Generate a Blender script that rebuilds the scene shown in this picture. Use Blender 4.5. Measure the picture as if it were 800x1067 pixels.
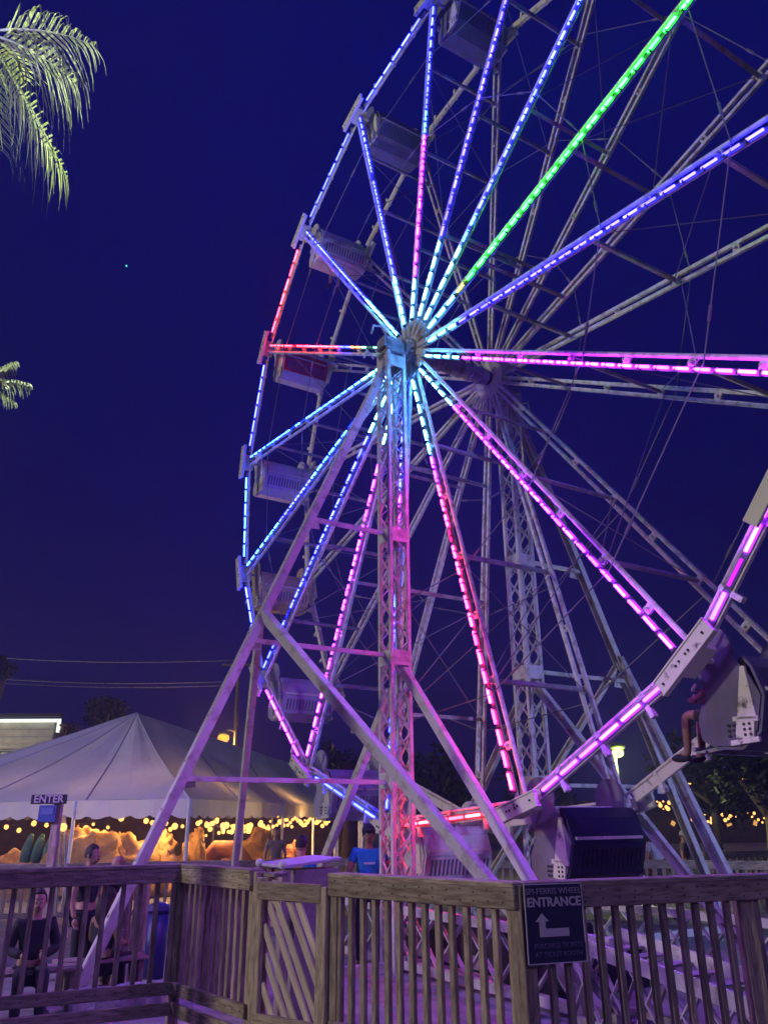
import bpy, bmesh, math, random
from mathutils import Vector as V, Matrix, noise
random.seed(7)
rnd = random.random
def ru(a, b): return a + (b - a) * random.random()
for o in list(bpy.data.objects): bpy.data.objects.remove(o)
sc = bpy.context.scene
COL = sc.collection
# ------------------------------------------------------------------ camera
H = 1.9
PIT, ROLL = 0.36876, -0.00822
F = V((0, math.cos(PIT), math.sin(PIT))); U = V((0, -math.sin(PIT), math.cos(PIT))); R = V((1, 0, 0))
R2 = math.cos(ROLL) * R + math.sin(ROLL) * U; U2 = -math.sin(ROLL) * R + math.cos(ROLL) * U
cd = bpy.data.cameras.new('camera'); cam = bpy.data.objects.new('camera', cd); COL.objects.link(cam)
cam.matrix_world = Matrix(((R2.x, U2.x, -F.x, 0), (R2.y, U2.y, -F.y, 0), (R2.z, U2.z, -F.z, H), (0, 0, 0, 1)))
cd.sensor_fit = 'VERTICAL'; cd.sensor_height = 36; cd.lens = 825.8 / 1067 * 36
cd.clip_end = 2000; cd.clip_start = .05
sc.camera = cam
# ------------------------------------------------------------------ world, moon, exposure
w = bpy.data.worlds.new('World'); sc.world = w; w.use_nodes = True
nt = w.node_tree; bg = nt.nodes['Background']
tc = nt.nodes.new('ShaderNodeTexCoord'); sx = nt.nodes.new('ShaderNodeSeparateXYZ'); rp = nt.nodes.new('ShaderNodeValToRGB')
nt.links.new(tc.outputs['Generated'], sx.inputs[0]); nt.links.new(sx.outputs[2], rp.inputs[0])
rp.color_ramp.elements[0].position = 0.0; rp.color_ramp.elements[0].color = (.0022, .0010, .030, 1)
rp.color_ramp.elements[1].position = .75; rp.color_ramp.elements[1].color = (.0022, .0028, .092, 1)
e_ = rp.color_ramp.elements.new(.25); e_.color = (.0014, .0009, .054, 1)
nt.links.new(rp.outputs[0], bg.inputs[0]); bg.inputs[1].default_value = 1.0
sd = bpy.data.lights.new('moon', 'SUN'); sd.energy = .035; sd.angle = math.radians(2); sd.color = (.75, .78, 1)
so = bpy.data.objects.new('moon', sd); so.rotation_euler = (math.radians(38), 0, math.radians(-40)); COL.objects.link(so)
sc.view_settings.view_transform = 'Standard'; sc.view_settings.look = 'None'
sc.view_settings.exposure = 0; sc.view_settings.gamma = 1
sc.cycles.use_denoising = True
sc.cycles.max_bounces = 4; sc.cycles.diffuse_bounces = 2; sc.cycles.glossy_bounces = 2; sc.cycles.volume_bounces = 0
sc.cycles.transparent_max_bounces = 16
sc.cycles.sample_clamp_indirect = 3
sc.cycles.caustics_reflective = False; sc.cycles.caustics_refractive = False
# fairground floodlights out of frame to the left, then added unseen fill lamps
def spot(name, loc, tgt, energy, color, size=1.2, rad=.25):
    d = bpy.data.lights.new(name, 'SPOT'); d.energy = energy; d.color = color; d.spot_size = size; d.spot_blend = .6; d.shadow_soft_size = rad
    o = bpy.data.objects.new(name, d); o.location = loc
    o.rotation_euler = (V(tgt) - V(loc)).to_track_quat('-Z', 'Y').to_euler(); COL.objects.link(o); return o
def point(name, loc, energy, color, rad=.15):
    d = bpy.data.lights.new(name, 'POINT'); d.energy = energy; d.color = color; d.shadow_soft_size = rad
    o = bpy.data.objects.new(name, d); o.location = loc; COL.objects.link(o); return o
fl = bpy.data.lights.new('flood_mast', 'SUN'); fl.energy = 1.05; fl.angle = math.radians(3); fl.color = (1, .93, .80)
flo = bpy.data.objects.new('flood_mast', fl); COL.objects.link(flo); flo.rotation_euler = V((.93, .36, -.22)).to_track_quat('-Z', 'Y').to_euler()
spot('flood_near', (-9, 4.4, 3.2), (.4, 6, .9), 280, (1, .84, .62), .9)
spot('fill_violet', (1.0, 7.2, 6.2), (-.6, 7.6, 0), 650, (.42, .16, 1), 2.3)  # added lamp in mid-air for the violet light from above
spot('fill_railing', (4.5, -2.5, 5.0), (.5, 7, .8), 470, (.52, .40, 1), 1.4, .4)  # added fill behind the viewer, lifts the dark railing faces
spot('fill_tent', (-13, 11.0, 6.5), (-9.5, 23, 3.4), 3200, (.46, .42, 1), 1.3)  # unseen lamp added to brighten the tent roof
spot('fill_violet_yard', (-7.2, 9.6, 3.6), (-3.0, 10.2, 0), 700, (.50, .30, 1), 1.3)  # added violet fill on the stone blocks and yard ground
spot('fill_blue_rear', (12, 7, 2.2), (4.6, 14.6, 3), 2600, (.36, .42, 1), .9)  # added blue fill for the far tower legs, no known source
point('fill_wall', (-24, 40, 4), 900, (1, .95, .7), .3)  # added fill, brightens the building wall
# ------------------------------------------------------------------ helpers
W = {}
def link(o, parent=None, Mw=None):
    Mw = Mw or Matrix.Identity(4); COL.objects.link(o); W[o.name] = Mw
    if parent is not None: o.parent = parent; o.matrix_parent_inverse = W[parent.name].inverted()
    o.matrix_basis = Mw if parent is None else Mw
    return o
def tag(o, label=None, cat=None, group=None, kind=None):
    if label: o['label'] = label
    if cat: o['category'] = cat
    if group: o['group'] = group
    if kind: o['kind'] = kind
    return o
def thing(name, loc, label, cat, group=None):
    o = bpy.data.objects.new(name, None); o.empty_display_size = .1
    link(o, None, Matrix.Translation(V(loc))); tag(o, label, cat, group); return o
class MB:
    def __init__(s): s.v = []; s.f = []; s.c = []; s.m = []
    def face(s, idx, c=None, m=0): s.f.append(idx); s.c.append(c or (1, 1, 1, 1)); s.m.append(m)
    def poly(s, pts, c=None, m=0):
        b = len(s.v); s.v += [tuple(p) for p in pts]; s.face(tuple(range(b, b + len(pts))), c, m)
    def beam(s, p0, p1, wd, ht, up=(0, 0, 1), c=None, m=0, w2=None, h2=None):
        p0, p1 = V(p0), V(p1); d = (p1 - p0).normalized(); up = V(up)
        sd_ = d.cross(up)
        if sd_.length < 1e-4: sd_ = d.cross(V((1, 0, 0)))
        sd_.normalize(); u = sd_.cross(d).normalized(); b = len(s.v)
        w2 = wd if w2 is None else w2; h2 = ht if h2 is None else h2
        for p, a_, h_ in ((p0, wd, ht), (p1, w2, h2)):
            for i, j in ((-1, -1), (1, -1), (1, 1), (-1, 1)): s.v.append(tuple(p + sd_ * i * a_ / 2 + u * j * h_ / 2))
        for q in ((0, 1, 2, 3), (7, 6, 5, 4), (0, 4, 5, 1), (1, 5, 6, 2), (2, 6, 7, 3), (3, 7, 4, 0)): s.face(tuple(b + i for i in q), c, m)
    def tube(s, p0, p1, r, r2=None, n=8, c=None, m=0, cap=True):
        p0, p1 = V(p0), V(p1); d = (p1 - p0).normalized(); a = d.orthogonal().normalized(); bb = d.cross(a); b = len(s.v); r2 = r if r2 is None else r2
        for p, rr in ((p0, r), (p1, r2)):
            for i in range(n):
                t = 2 * math.pi * i / n; s.v.append(tuple(p + (a * math.cos(t) + bb * math.sin(t)) * rr))
        for i in range(n): j = (i + 1) % n; s.face((b + i, b + j, b + n + j, b + n + i), c, m)
        if cap: s.face(tuple(b + i for i in reversed(range(n))), c, m); s.face(tuple(b + n + i for i in range(n)), c, m)
    def path(s, pts, rs, n=8, c=None, m=0):
        pts = [V(p) for p in pts]; b = len(s.v); up = None
        for i, p in enumerate(pts):
            d = (pts[min(i + 1, len(pts) - 1)] - pts[max(i - 1, 0)]).normalized()
            a = d.orthogonal().normalized() if up is None else (up - d * up.dot(d)).normalized()
            up = a; bb = d.cross(a); r = rs[i] if isinstance(rs, (list, tuple)) else rs
            for k in range(n):
                t = 2 * math.pi * k / n; s.v.append(tuple(p + (a * math.cos(t) + bb * math.sin(t)) * r))
        for i in range(len(pts) - 1):
            for k in range(n):
                j = (k + 1) % n; s.face((b + i * n + k, b + i * n + j, b + (i + 1) * n + j, b + (i + 1) * n + k), c, m)
        s.face(tuple(b + i for i in reversed(range(n))), c, m); s.face(tuple(b + (len(pts) - 1) * n + i for i in range(n)), c, m)
    def ball(s, p, r, n=10, m_=7, sq=(1, 1, 1), amp=0, fr=1, c=None, m=0, seed=0):
        b = len(s.v); p = V(p)
        for i in range(m_ + 1):
            th = math.pi * i / m_
            for k in range(n):
                ph = 2 * math.pi * k / n; d = V((math.sin(th) * math.cos(ph), math.sin(th) * math.sin(ph), math.cos(th)))
                q = 1 + (amp * noise.fractal(d * fr + V((seed * 7.1, seed * 3.3, 0)), 1, 2, 4) if amp else 0)
                s.v.append(tuple(p + V((d.x * sq[0], d.y * sq[1], d.z * sq[2])) * r * q))
        for i in range(m_):
            for k in range(n):
                j = (k + 1) % n; s.face((b + i * n + k, b + (i + 1) * n + k, b + (i + 1) * n + j, b + i * n + j), c, m)
    def prism(s, pts, off, c=None, m=0):      # outline pts (3-D, coplanar) extruded by off
        off = V(off); b = len(s.v); n = len(pts); s.v += [tuple(V(p)) for p in pts] + [tuple(V(p) + off) for p in pts]
        s.face(tuple(reversed(range(b, b + n))), c, m); s.face(tuple(range(b + n, b + 2 * n)), c, m)
        for i in range(n): j = (i + 1) % n; s.face((b + i, b + j, b + n + j, b + n + i), c, m)
    def build(s, name, mat, parent=None, smooth=False, bevel=0, Mw=None, attr=False):
        me = bpy.data.meshes.new(name); me.from_pydata(s.v, [], s.f)
        for m_ in (mat if isinstance(mat, (list, tuple)) else [mat]): me.materials.append(m_)
        if any(s.m): me.polygons.foreach_set('material_index', s.m)
        if attr:
            at = me.attributes.new('led', 'FLOAT_COLOR', 'FACE')
            at.data.foreach_set('color', [x for c in s.c for x in c])
        if smooth: me.polygons.foreach_set('use_smooth', [True] * len(s.f))
        me.update()
        o = bpy.data.objects.new(name, me); link(o, parent, Mw)
        if bevel: b = o.modifiers.new('b', 'BEVEL'); b.width = bevel; b.segments = 1; b.limit_method = 'ANGLE'
        return o
def board(name, p0, p1, wd, ht, mat, parent, up=(0, 0, 1), bevel=.006):
    """a plank in its own frame, so that the grain runs along it"""
    p0, p1 = V(p0), V(p1); L = (p1 - p0).length; d = (p1 - p0) / L; sd_ = d.cross(V(up))
    if sd_.length < 1e-4: sd_ = V((1, 0, 0)).cross(d) if abs(d.x) < .9 else V((0, 1, 0))
    sd_.normalize(); u = sd_.cross(d)
    Mw = Matrix(((d.x, sd_.x, u.x, p0.x), (d.y, sd_.y, u.y, p0.y), (d.z, sd_.z, u.z, p0.z), (0, 0, 0, 1)))
    m = MB(); m.beam((0, 0, 0), (L, 0, 0), wd, ht)
    return m.build(name, mat, parent, bevel=bevel, Mw=Mw)
def copy_tree(root, loc):
    c = root.copy(); COL.objects.link(c); c.location = loc; W[c.name] = Matrix.Translation(V(loc))
    def rec(a, b):
        for ch in a.children:
            d = ch.copy(); COL.objects.link(d); d.parent = b; rec(ch, d)
    rec(root, c); return c
# ------------------------------------------------------------------ materials
def mat(name, col, rough=.6, metal=0, col2=None, sc_=8, bump=0, stretch=None, dist=.02, detail=6, random_=0, coord='Object', spec=.4, pos=(.35, .7)):
    m = bpy.data.materials.new(name); m.use_nodes = True; n = m.node_tree.nodes; l = m.node_tree.links; b = n['Principled BSDF']
    b.inputs['Roughness'].default_value = rough; b.inputs['Metallic'].default_value = metal; b.inputs['Specular IOR Level'].default_value = spec
    b.inputs['Base Color'].default_value = (*col, 1)
    if col2 or bump or random_:
        t = n.new('ShaderNodeTexCoord'); mp = n.new('ShaderNodeMapping'); l.new(t.outputs[coord], mp.inputs[0])
        if stretch: mp.inputs['Scale'].default_value = stretch
        oi = n.new('ShaderNodeObjectInfo'); ad = n.new('ShaderNodeVectorMath'); ad.operation = 'ADD'
        mu = n.new('ShaderNodeMath'); mu.operation = 'MULTIPLY'; mu.inputs[1].default_value = 37; l.new(oi.outputs['Random'], mu.inputs[0])
        l.new(mp.outputs[0], ad.inputs[0]); l.new(mu.outputs[0], ad.inputs[1])
        ns = n.new('ShaderNodeTexNoise'); ns.inputs['Scale'].default_value = sc_; ns.inputs['Detail'].default_value = detail; ns.inputs['Roughness'].default_value = .62
        l.new(ad.outputs[0], ns.inputs['Vector'])
        if col2:
            r = n.new('ShaderNodeValToRGB'); r.color_ramp.elements[0].color = (*col2, 1); r.color_ramp.elements[1].color = (*col, 1)
            r.color_ramp.elements[0].position = pos[0]; r.color_ramp.elements[1].position = pos[1]; l.new(ns.outputs['Fac'], r.inputs[0]); out = r.outputs[0]
            if random_:
                hs = n.new('ShaderNodeHueSaturation'); mr = n.new('ShaderNodeMapRange'); mr.inputs[3].default_value = 1 - random_; mr.inputs[4].default_value = 1 + random_
                l.new(oi.outputs['Random'], mr.inputs[0]); l.new(mr.outputs[0], hs.inputs['Value']); l.new(out, hs.inputs['Color']); out = hs.outputs[0]
            l.new(out, b.inputs['Base Color'])
            rr = n.new('ShaderNodeMapRange'); rr.inputs[3].default_value = min(1, rough + .2); rr.inputs[4].default_value = max(.1, rough - .1)
            l.new(ns.outputs['Fac'], rr.inputs[0]); l.new(rr.outputs[0], b.inputs['Roughness'])
        if bump:
            bp = n.new('ShaderNodeBump'); bp.inputs['Strength'].default_value = bump; bp.inputs['Distance'].default_value = dist
            l.new(ns.outputs['Fac'], bp.inputs['Height']); l.new(bp.outputs[0], b.inputs['Normal'])
    return m
def emis(name, col, st):
    m = bpy.data.materials.new(name); m.use_nodes = True; n = m.node_tree.nodes; n.remove(n['Principled BSDF'])
    e = n.new('ShaderNodeEmission'); e.inputs[0].default_value = (*col, 1); e.inputs[1].default_value = st
    m.node_tree.links.new(e.outputs[0], n['Material Output'].inputs[0]); return m
M = {}
M['steel'] = mat('white_painted_steel', (.62, .60, .56), .45, 0, (.30, .26, .20), 5, .15, dist=.004, pos=(.30, .5), random_=.08)
M['steel_dull'] = mat('dull_painted_steel', (.36, .35, .36), .5, .2, (.16, .14, .12), 5, .15, dist=.004, pos=(.3, .55), random_=.1)
M['rail'] = mat('galvanised_rail', (.72, .70, .64), .4, .1, (.36, .33, .26), 9, .1, dist=.003, pos=(.32, .55), random_=.1)
M['plate'] = mat('cream_board', (.72, .70, .55), .6, 0, (.10, .09, .07), 7, .2, dist=.004, pos=(.30, .42))
M['dark'] = mat('dark_metal', (.05, .05, .06), .5, .3, (.02, .02, .02), 12)
M['housing'] = mat('light_channel', (.075, .075, .08), .45)
M['louvre'] = mat('louvre_shade', (.16, .15, .17), .6)
M['cable'] = mat('wire_rope', (.20, .20, .22), .6, .3)
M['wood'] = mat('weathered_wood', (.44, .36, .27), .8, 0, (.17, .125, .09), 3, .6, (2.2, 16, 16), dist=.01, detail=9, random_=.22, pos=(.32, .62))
M['wood_dark_shaded'] = mat('dark_and_shaded_wood', (.36, .28, .24), .8, 0, (.13, .10, .085), 3, .6, (2.2, 16, 16), dist=.01, detail=9, random_=.2, pos=(.32, .62))  # dark wood; also carries the shade on the left and right railings
M['ground'] = mat('packed_ground', (.30, .28, .27), .9, 0, (.13, .12, .12), 1.3, .5, dist=.05, detail=10)
M['pad'] = mat('concrete', (.42, .40, .40), .85, 0, (.22, .21, .21), 2.2, .3, dist=.02, detail=10)
M['deck'] = mat('deck_boards', (.28, .23, .18), .85, 0, (.12, .09, .07), 2, .6, (9, 1.2, 1), dist=.02)
M['stone'] = mat('limestone', (.62, .60, .60), .9, 0, (.26, .24, .25), 4, .9, dist=.05)
M['sand'] = mat('sand', (.46, .27, .12), .95, 0, (.24, .12, .05), 2.5, .8, dist=.06, detail=10)
M['sand_red'] = mat('red_sand', (.30, .10, .05), .95, 0, (.15, .05, .03), 2.5, .8, dist=.06, detail=10)
M['green'] = mat('cactus_green', (.10, .20, .12), .8, 0, (.04, .10, .06), 6, .4)
M['trunk'] = mat('palm_bark', (.20, .16, .12), .9, 0, (.09, .07, .05), 14, .8, dist=.03)
M['leaf'] = mat('palm_leaf', (.36, .40, .22), .32, 0, (.18, .22, .10), 5, .1, random_=.2, spec=.8)
M['leaf_dark'] = mat('dark_foliage', (.025, .032, .02), .6, 0, (.012, .018, .012), 5)
M['bldg'] = mat('block_wall', (.52, .50, .42), .9, 0, (.36, .34, .29), 1.5, .2)
M['neon'] = emis('neon_tube', (.88, 1, .80), 1.6)
M['bulb'] = emis('warm_bulb', (1, .44, .10), 3.0)
M['amber'] = emis('sodium_lamp', (1, .36, .04), 2.2)
M['mercury'] = emis('mercury_lamp', (.85, 1, .30), 2.8)
M['blue_plastic'] = mat('blue_plastic', (.02, .025, .16), .4)
M['sign_blue'] = mat('navy_sign_board', (.020, .020, .075), .45, 0, (.014, .014, .055), 9)
M['letter'] = mat('pale_lettering', (.52, .46, .54), .5)
M['white'] = mat('white_paint', (.75, .75, .74), .5, 0, (.5, .5, .5), 6)
M['skin'] = mat('skin', (.50, .30, .22), .55, 0, (.42, .24, .17), 9)
M['skin_dark'] = mat('tanned_skin', (.30, .16, .11), .55, 0, (.24, .12, .08), 9)
M['hair'] = mat('dark_hair', (.015, .011, .01), .5, 0, (.03, .02, .015), 60, .6)
M['black'] = mat('black_cloth', (.015, .015, .02), .85, 0, (.03, .03, .035), 30, .3)
M['blue_shirt'] = mat('blue_cotton', (.02, .22, .62), .85, 0, (.015, .16, .48), 12, .4)
M['olive'] = mat('olive_cotton', (.22, .23, .13), .85, 0, (.15, .16, .09), 12, .4)
M['khaki'] = mat('khaki_trousers', (.22, .18, .13), .85, 0, (.15, .12, .09), 12, .4)
M['whitecloth'] = mat('white_cotton', (.68, .68, .70), .85, 0, (.5, .5, .55), 12, .4)
M['violet_top'] = mat('pale_laminate', (.60, .52, .62), .4, 0, (.45, .4, .5), 6)
M['box'] = mat('painted_plywood', (.34, .29, .26), .7, 0, (.20, .17, .15), 5, .2)
M['window'] = emis('lit_window', (1, .50, .12), .9)
M['wall_dark'] = mat('dark_wall', (.12, .08, .06), .9, 0, (.06, .04, .03), 3)
# tent canvas lets a little light through
m = bpy.data.materials.new('tent_canvas'); m.use_nodes = True; n = m.node_tree.nodes; l = m.node_tree.links; b = n['Principled BSDF']
b.inputs['Base Color'].default_value = (.60, .58, .60, 1); b.inputs['Roughness'].default_value = .7
tr = n.new('ShaderNodeBsdfTranslucent'); tr.inputs[0].default_value = (.6, .55, .5, 1); mx = n.new('ShaderNodeMixShader'); mx.inputs[0].default_value = .05
ns = n.new('ShaderNodeTexNoise'); ns.inputs['Scale'].default_value = .9; ns.inputs['Detail'].default_value = 6; tcn = n.new('ShaderNodeTexCoord'); l.new(tcn.outputs['Object'], ns.inputs[0])
rr = n.new('ShaderNodeValToRGB'); rr.color_ramp.elements[0].color = (.42, .41, .42, 1); rr.color_ramp.elements[1].color = (.64, .62, .62, 1); l.new(ns.outputs[0], rr.inputs[0]); l.new(rr.outputs[0], b.inputs['Base Color'])
bp = n.new('ShaderNodeBump'); bp.inputs['Strength'].default_value = .5; bp.inputs['Distance'].default_value = .15; l.new(ns.outputs[0], bp.inputs['Height']); l.new(bp.outputs[0], b.inputs['Normal'])
l.new(b.outputs[0], mx.inputs[1]); l.new(tr.outputs[0], mx.inputs[2]); l.new(mx.outputs[0], n['Material Output'].inputs[0]); M['tent'] = m
M['tent_seam'] = mat('tent_seam', (.46, .45, .46), .7)
# LED: colour per diode block
m = bpy.data.materials.new('led_diodes'); m.use_nodes = True; n = m.node_tree.nodes; l = m.node_tree.links; n.remove(n['Principled BSDF'])
e = n.new('ShaderNodeEmission'); at = n.new('ShaderNodeAttribute'); at.attribute_name = 'led'; l.new(at.outputs['Color'], e.inputs[0]); e.inputs[1].default_value = 1.0
l.new(e.outputs[0], n['Material Output'].inputs[0]); M['led'] = m
def gond_mat(name, c): return mat(name, c, .4, 0, tuple(x * .7 for x in c), 4, .08, dist=.004)
# ------------------------------------------------------------------ ground
g = MB(); N = 60; S = 400
g.poly([(-S, -S, 0), (S, -S, 0), (S, S, 0), (-S, S, 0)])
tag(g.build('ground', M['ground']), 'packed dark ground lit violet under the wheel', kind='structure')
g = MB(); g.beam((-3.2, 11.0, .002), (6, 11.0, .002), 9, .012)
tag(g.build('concrete_pad', M['pad']), kind='structure')
A0, AB, B1 = V((-3.6, 7.32, 0)), V((-1.9, 8.12, 0)), V((-1.08, 7.13, 0))
G0, G1 = V((-1.0, 7.06, 0)), V((-.46, 6.66, 0))
C0, CD, D1 = V((-.40, 6.60, 0)), V((.81, 5.54, 0)), V((3.3, 6.32, 0))
# boardwalk the railing stands on, towards the viewer
d = MB(); d.prism([(-6, 2, 0), (6, -2, 0), (7, 7.48, 0), tuple(CD + V((.05, .1, 0))), tuple(C0 + V((.06, .06, 0))), tuple(B1 + V((.06, .08, 0))), tuple(AB + V((0, .1, 0))), (-6, 6.3, 0)], (0, 0, .14))
tag(d.build('boardwalk', M['deck']), kind='structure')
# ------------------------------------------------------------------ wheel geometry
C = V((.50528, 12.2622, 9.70926)); E = V((.52426, -.85156, 0)); NN = V((.85156, .52426, 0)); Z = V((0, 0, 1))
RW, WD, PH = 8.0, 1.8, 7.73029
ang = [PH + k * math.pi / 8 for k in range(16)]
def rad(k): return E * math.cos(ang[k]) + Z * math.sin(ang[k])
def tng(k): return -E * math.sin(ang[k]) + Z * math.cos(ang[k])
def J(k, off=0): return C + rad(k % 16) * RW + NN * (off + (RO if off == 0 else 0))
RO = .11
BL, LB, IN = (.95, 1.25, 95), (1.0, 4.0, 95), (1.3, 1.0, 95)
MG, VI, PK, RD, GR, CY = (34, 1.0, 75), (26, .95, 85), (85, 1.0, 16), (85, 1.0, 2.0), (1.0, 75, 2.4), (5, 26, 70)
def ledcol(k, t):
    seq = {0: [(0, CY), (.14, MG), (.55, LB), (.66, BL)], 1: [(0, CY), (.2, BL)], 2: [(0, CY), (.3, BL)],
           3: [(0, (1.5, 6, 4)), (.2, (10, 2.4, .8)), (.3, BL), (.36, RD)], 4: [(0, CY), (.18, LB)], 5: [(0, CY), (.15, LB), (.5, BL), (.72, LB)],
           6: [(0, CY), (.16, BL)], 7: [(0, CY), (.2, MG)], 8: [(0, BL), (.3, MG), (.42, LB), (.55, BL)], 9: [(0, CY), (.24, MG), (.34, PK)],
           10: [(0, CY), (.22, MG), (.5, VI)], 11: [(0, CY), (.17, MG)], 12: [(0, CY), (.14, IN)], 13: [(0, CY), (.13, (6, 7, .8)), (.17, GR)],
           14: [(0, CY), (.2, LB), (.3, BL)], 15: [(0, CY), (.2, IN)]}[k]
    c = seq[0][1]
    for a, b_ in seq:
        if t >= a: c = b_
    return (*c, 1)
RIMC = {0: BL, 1: BL, 2: RD, 3: BL, 4: LB, 5: BL, 6: MG, 7: BL, 8: RD, 9: VI, 10: VI, 11: VI, 12: IN, 13: BL, 14: BL, 15: BL}
def dashes(mb, a, b_, L, gap, colf, r=.018):
    D = (b_ - a).length; n_ = int(D / (L + gap)); u = (b_ - a) / D; st = D / n_
    for i in range(n_):
        p = a + u * (i * st + gap / 2); q = a + u * ((i + 1) * st - gap / 2)
        c_ = colf((i + .5) / n_); g_ = ru(.55, 1.15) if rnd() > .02 else .04; mb.tube(p, q, r, n=6, c=(c_[0] * g_, c_[1] * g_, c_[2] * g_, 1))
wheel = thing('ferris_wheel', C - Z * 9.7, 'large ferris wheel with glowing coloured light strips along its spokes and rim', 'ferris wheel')
def box_rail(mb, p, q, wd, ht, up): mb.beam(p, q, wd, ht, up)
for k in range(16):
    r_, t_ = rad(k), tng(k)
    # front spoke: tube rail on the anticlockwise side, channel with diodes on the clockwise one
    for side, off in ((0, 0), (1, WD)):
        s = MB(); o = C + NN * off
        if side == 0:
            s.tube(o + r_ * .40 + t_ * .055, o + r_ * 7.93 + t_ * .085 + NN * RO, .033, n=10)
            s.beam(o + r_ * .40 - t_ * .055, o + r_ * 7.93 - t_ * .085 + NN * RO, .035, .05, NN)
        else:
            s.beam(o + r_ * .40 + t_ * .05, o + r_ * 7.9 + t_ * .085, .055, .05, NN)
            s.beam(o + r_ * .40 - t_ * .05, o + r_ * 7.9 - t_ * .085, .055, .05, NN)
        for q in (1.3, 2.15, 3.2, 4.3, 5.3, 6.3, 7.2):
            dq = NN * (RO * (q - .4) / 7.5 if side == 0 else 0)
            s.beam(o + dq + r_ * (q - .05), o + dq + r_ * (q + .05), .15, .04, NN)
            s.beam(o + dq + r_ * (q - .02) - NN * .045, o + dq + r_ * (q + .02) - NN * .045, .03, .05, NN)
        sp = s.build('spoke', M['rail'], wheel)
        if side == 0:
            a = o + r_ * .62 - t_ * .062 - NN * .062; b_ = o + r_ * 7.78 - t_ * .085 - NN * (.062 - RO)
            h = MB(); h.beam(a + NN * .036, b_ + NN * .036, .068, .014, NN)
            for i in range(27): 
                p = a + (b_ - a) * ((i + 0.0) / 26); h.beam(p - r_ * .012 + NN * .01, p + r_ * .012 + NN * .01, .06, .05, NN)
            h.build('light_housing', M['housing'], sp)
            lm = MB(); dashes(lm, a, b_, .20, .085, lambda t: ledcol(k, t)); lm.build('light_strip', M['led'], sp, attr=True)
        # rim segment k -> k+1
        p, q = J(k, off), J(k + 1, off); u = (q - p).normalized(); ro = (rad(k) + rad((k + 1) % 16)).normalized()
        s = MB(); s.beam(p + u * .3, q - u * .3, .05, .13, ro)
        s.tube(p + u * .1 - ro * .10, q - u * .1 - ro * .10, .022, n=8)
        for f in (.25, .5, .75): s.beam(p.lerp(q, f) + ro * .04 - u * .03, p.lerp(q, f) + ro * .04 + u * .03, .07, .30, ro)
        rs = s.build('rim_segment', M['rail'] if side == 0 else M['plate'], wheel)
        o2 = -NN * .055
        if side == 0:
            lm = MB(); cc = (*RIMC[k], 1)
            dashes(lm, p + u * .42 + o2, q - u * .42 + o2, .26, .08, lambda t: cc, .019)
            lm.build('light_strip', M['led'], rs, attr=True)
            h = MB(); h.beam(p + u * .4 - NN * .034, q - u * .4 - NN * .034, .014, .085, ro); h.build('light_housing', M['housing'], rs)
        else:
            h = MB()
            for f in range(7):
                c_ = p.lerp(q, .16 + f * .113); h.beam(c_ - u * .09 + NN * .04, c_ + u * .09 + NN * .04, .05, .05, ro)
            h.build('lamp_housing', M['white'], rs)
        # joint plate on the outer face
        s = MB(); sg = -1 if side == 0 else 1; pc = J(k, off) + NN * sg * .17
        s.beam(pc - t_ * .44, pc + t_ * .44, .05, .16, r_)
        s.beam(pc - t_ * .45 - NN * sg * .0 + r_ * .09, pc + t_ * .45 + r_ * .09, .075, .02, r_)
        s.beam(pc - t_ * .45 - r_ * .09, pc + t_ * .45 - r_ * .09, .075, .02, r_)
        s.beam(J(k, off) - t_ * .2, J(k, off) + t_ * .2, .22, .14, r_)
        pl = s.build('joint_plate', M['plate'], wheel, bevel=.004)
        s = MB()
        for f in (-.36, -.12, -.06, .05, .10, .34): s.tube(pc + t_ * f + r_ * ru(-.04, .04), pc + t_ * f + NN * sg * .04, .013, n=6)
        s.build('bolts', M['dark'], pl)
pc = J(10).lerp(J(11), .575) - NN * .17; u = (J(11) - J(10)).normalized(); s = MB(); s.beam(pc - u * .3, pc + u * .3, .05, .17, rad(10) + rad(11))
s.build('splice_plate', M['plate'], wheel, bevel=.004)
for k in range(16):
    for rr_ in (2.15, 4.3, 6.3):
        a = C + rad(k) * rr_; s = MB(); s.beam(a + NN * .03, a + NN * (WD - .03), .045, .06, rad(k)); s.build('cross_tie', M['steel_dull'], wheel)
    for i, (ra, rb) in enumerate(((4.55, 4.55), (6.5, 6.5), (2.4, 2.4))):
        for off in (0, WD):
            if i == 2 and off == 0: continue
            a = C + rad(k) * ra + NN * (off + .02); b_ = C + rad((k + 1) % 16) * rb + NN * (off + .02)
            s = MB(); s.tube(a, b_, .009, n=5); mid = a.lerp(b_, .22); dd = (b_ - a).normalized(); s.tube(mid - dd * .09, mid + dd * .09, .020, n=6)
            s.build('tension_cable', M['cable'], wheel)
for k in range(16):       # diagonal stays between the two wheels
    s = MB(); s.tube(C + rad(k) * 6.4 + NN * .03, C + rad((k + 1) % 16) * 4.4 + NN * (WD - .03), .008, n=5); s.build('stay_wire', M['cable'], wheel)
    s = MB(); s.tube(C + rad(k) * 4.4 + NN * .03, C + rad(k) * 6.3 + NN * (WD - .03), .008, n=5)
    s.tube(C + rad(k) * 6.3 + NN * .03, C + rad(k) * 4.3 + NN * (WD - .03), .008, n=5); s.build('stay_wire', M['cable'], wheel)
s = MB(); s.tube(C - NN * .62, C + NN * (WD + .6), .13, n=20); s.build('axle', M['dark'], wheel, True)
s = MB(); s.tube(C + NN * .1, C + NN * (WD - .1), .15, n=20)
for i in range(7): s.tube(C + NN * (.2 + i * .22), C + NN * (.225 + i * .22), .175, n=20)
s.build('axle_casing', M['steel_dull'], wheel, bevel=.005)
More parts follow.
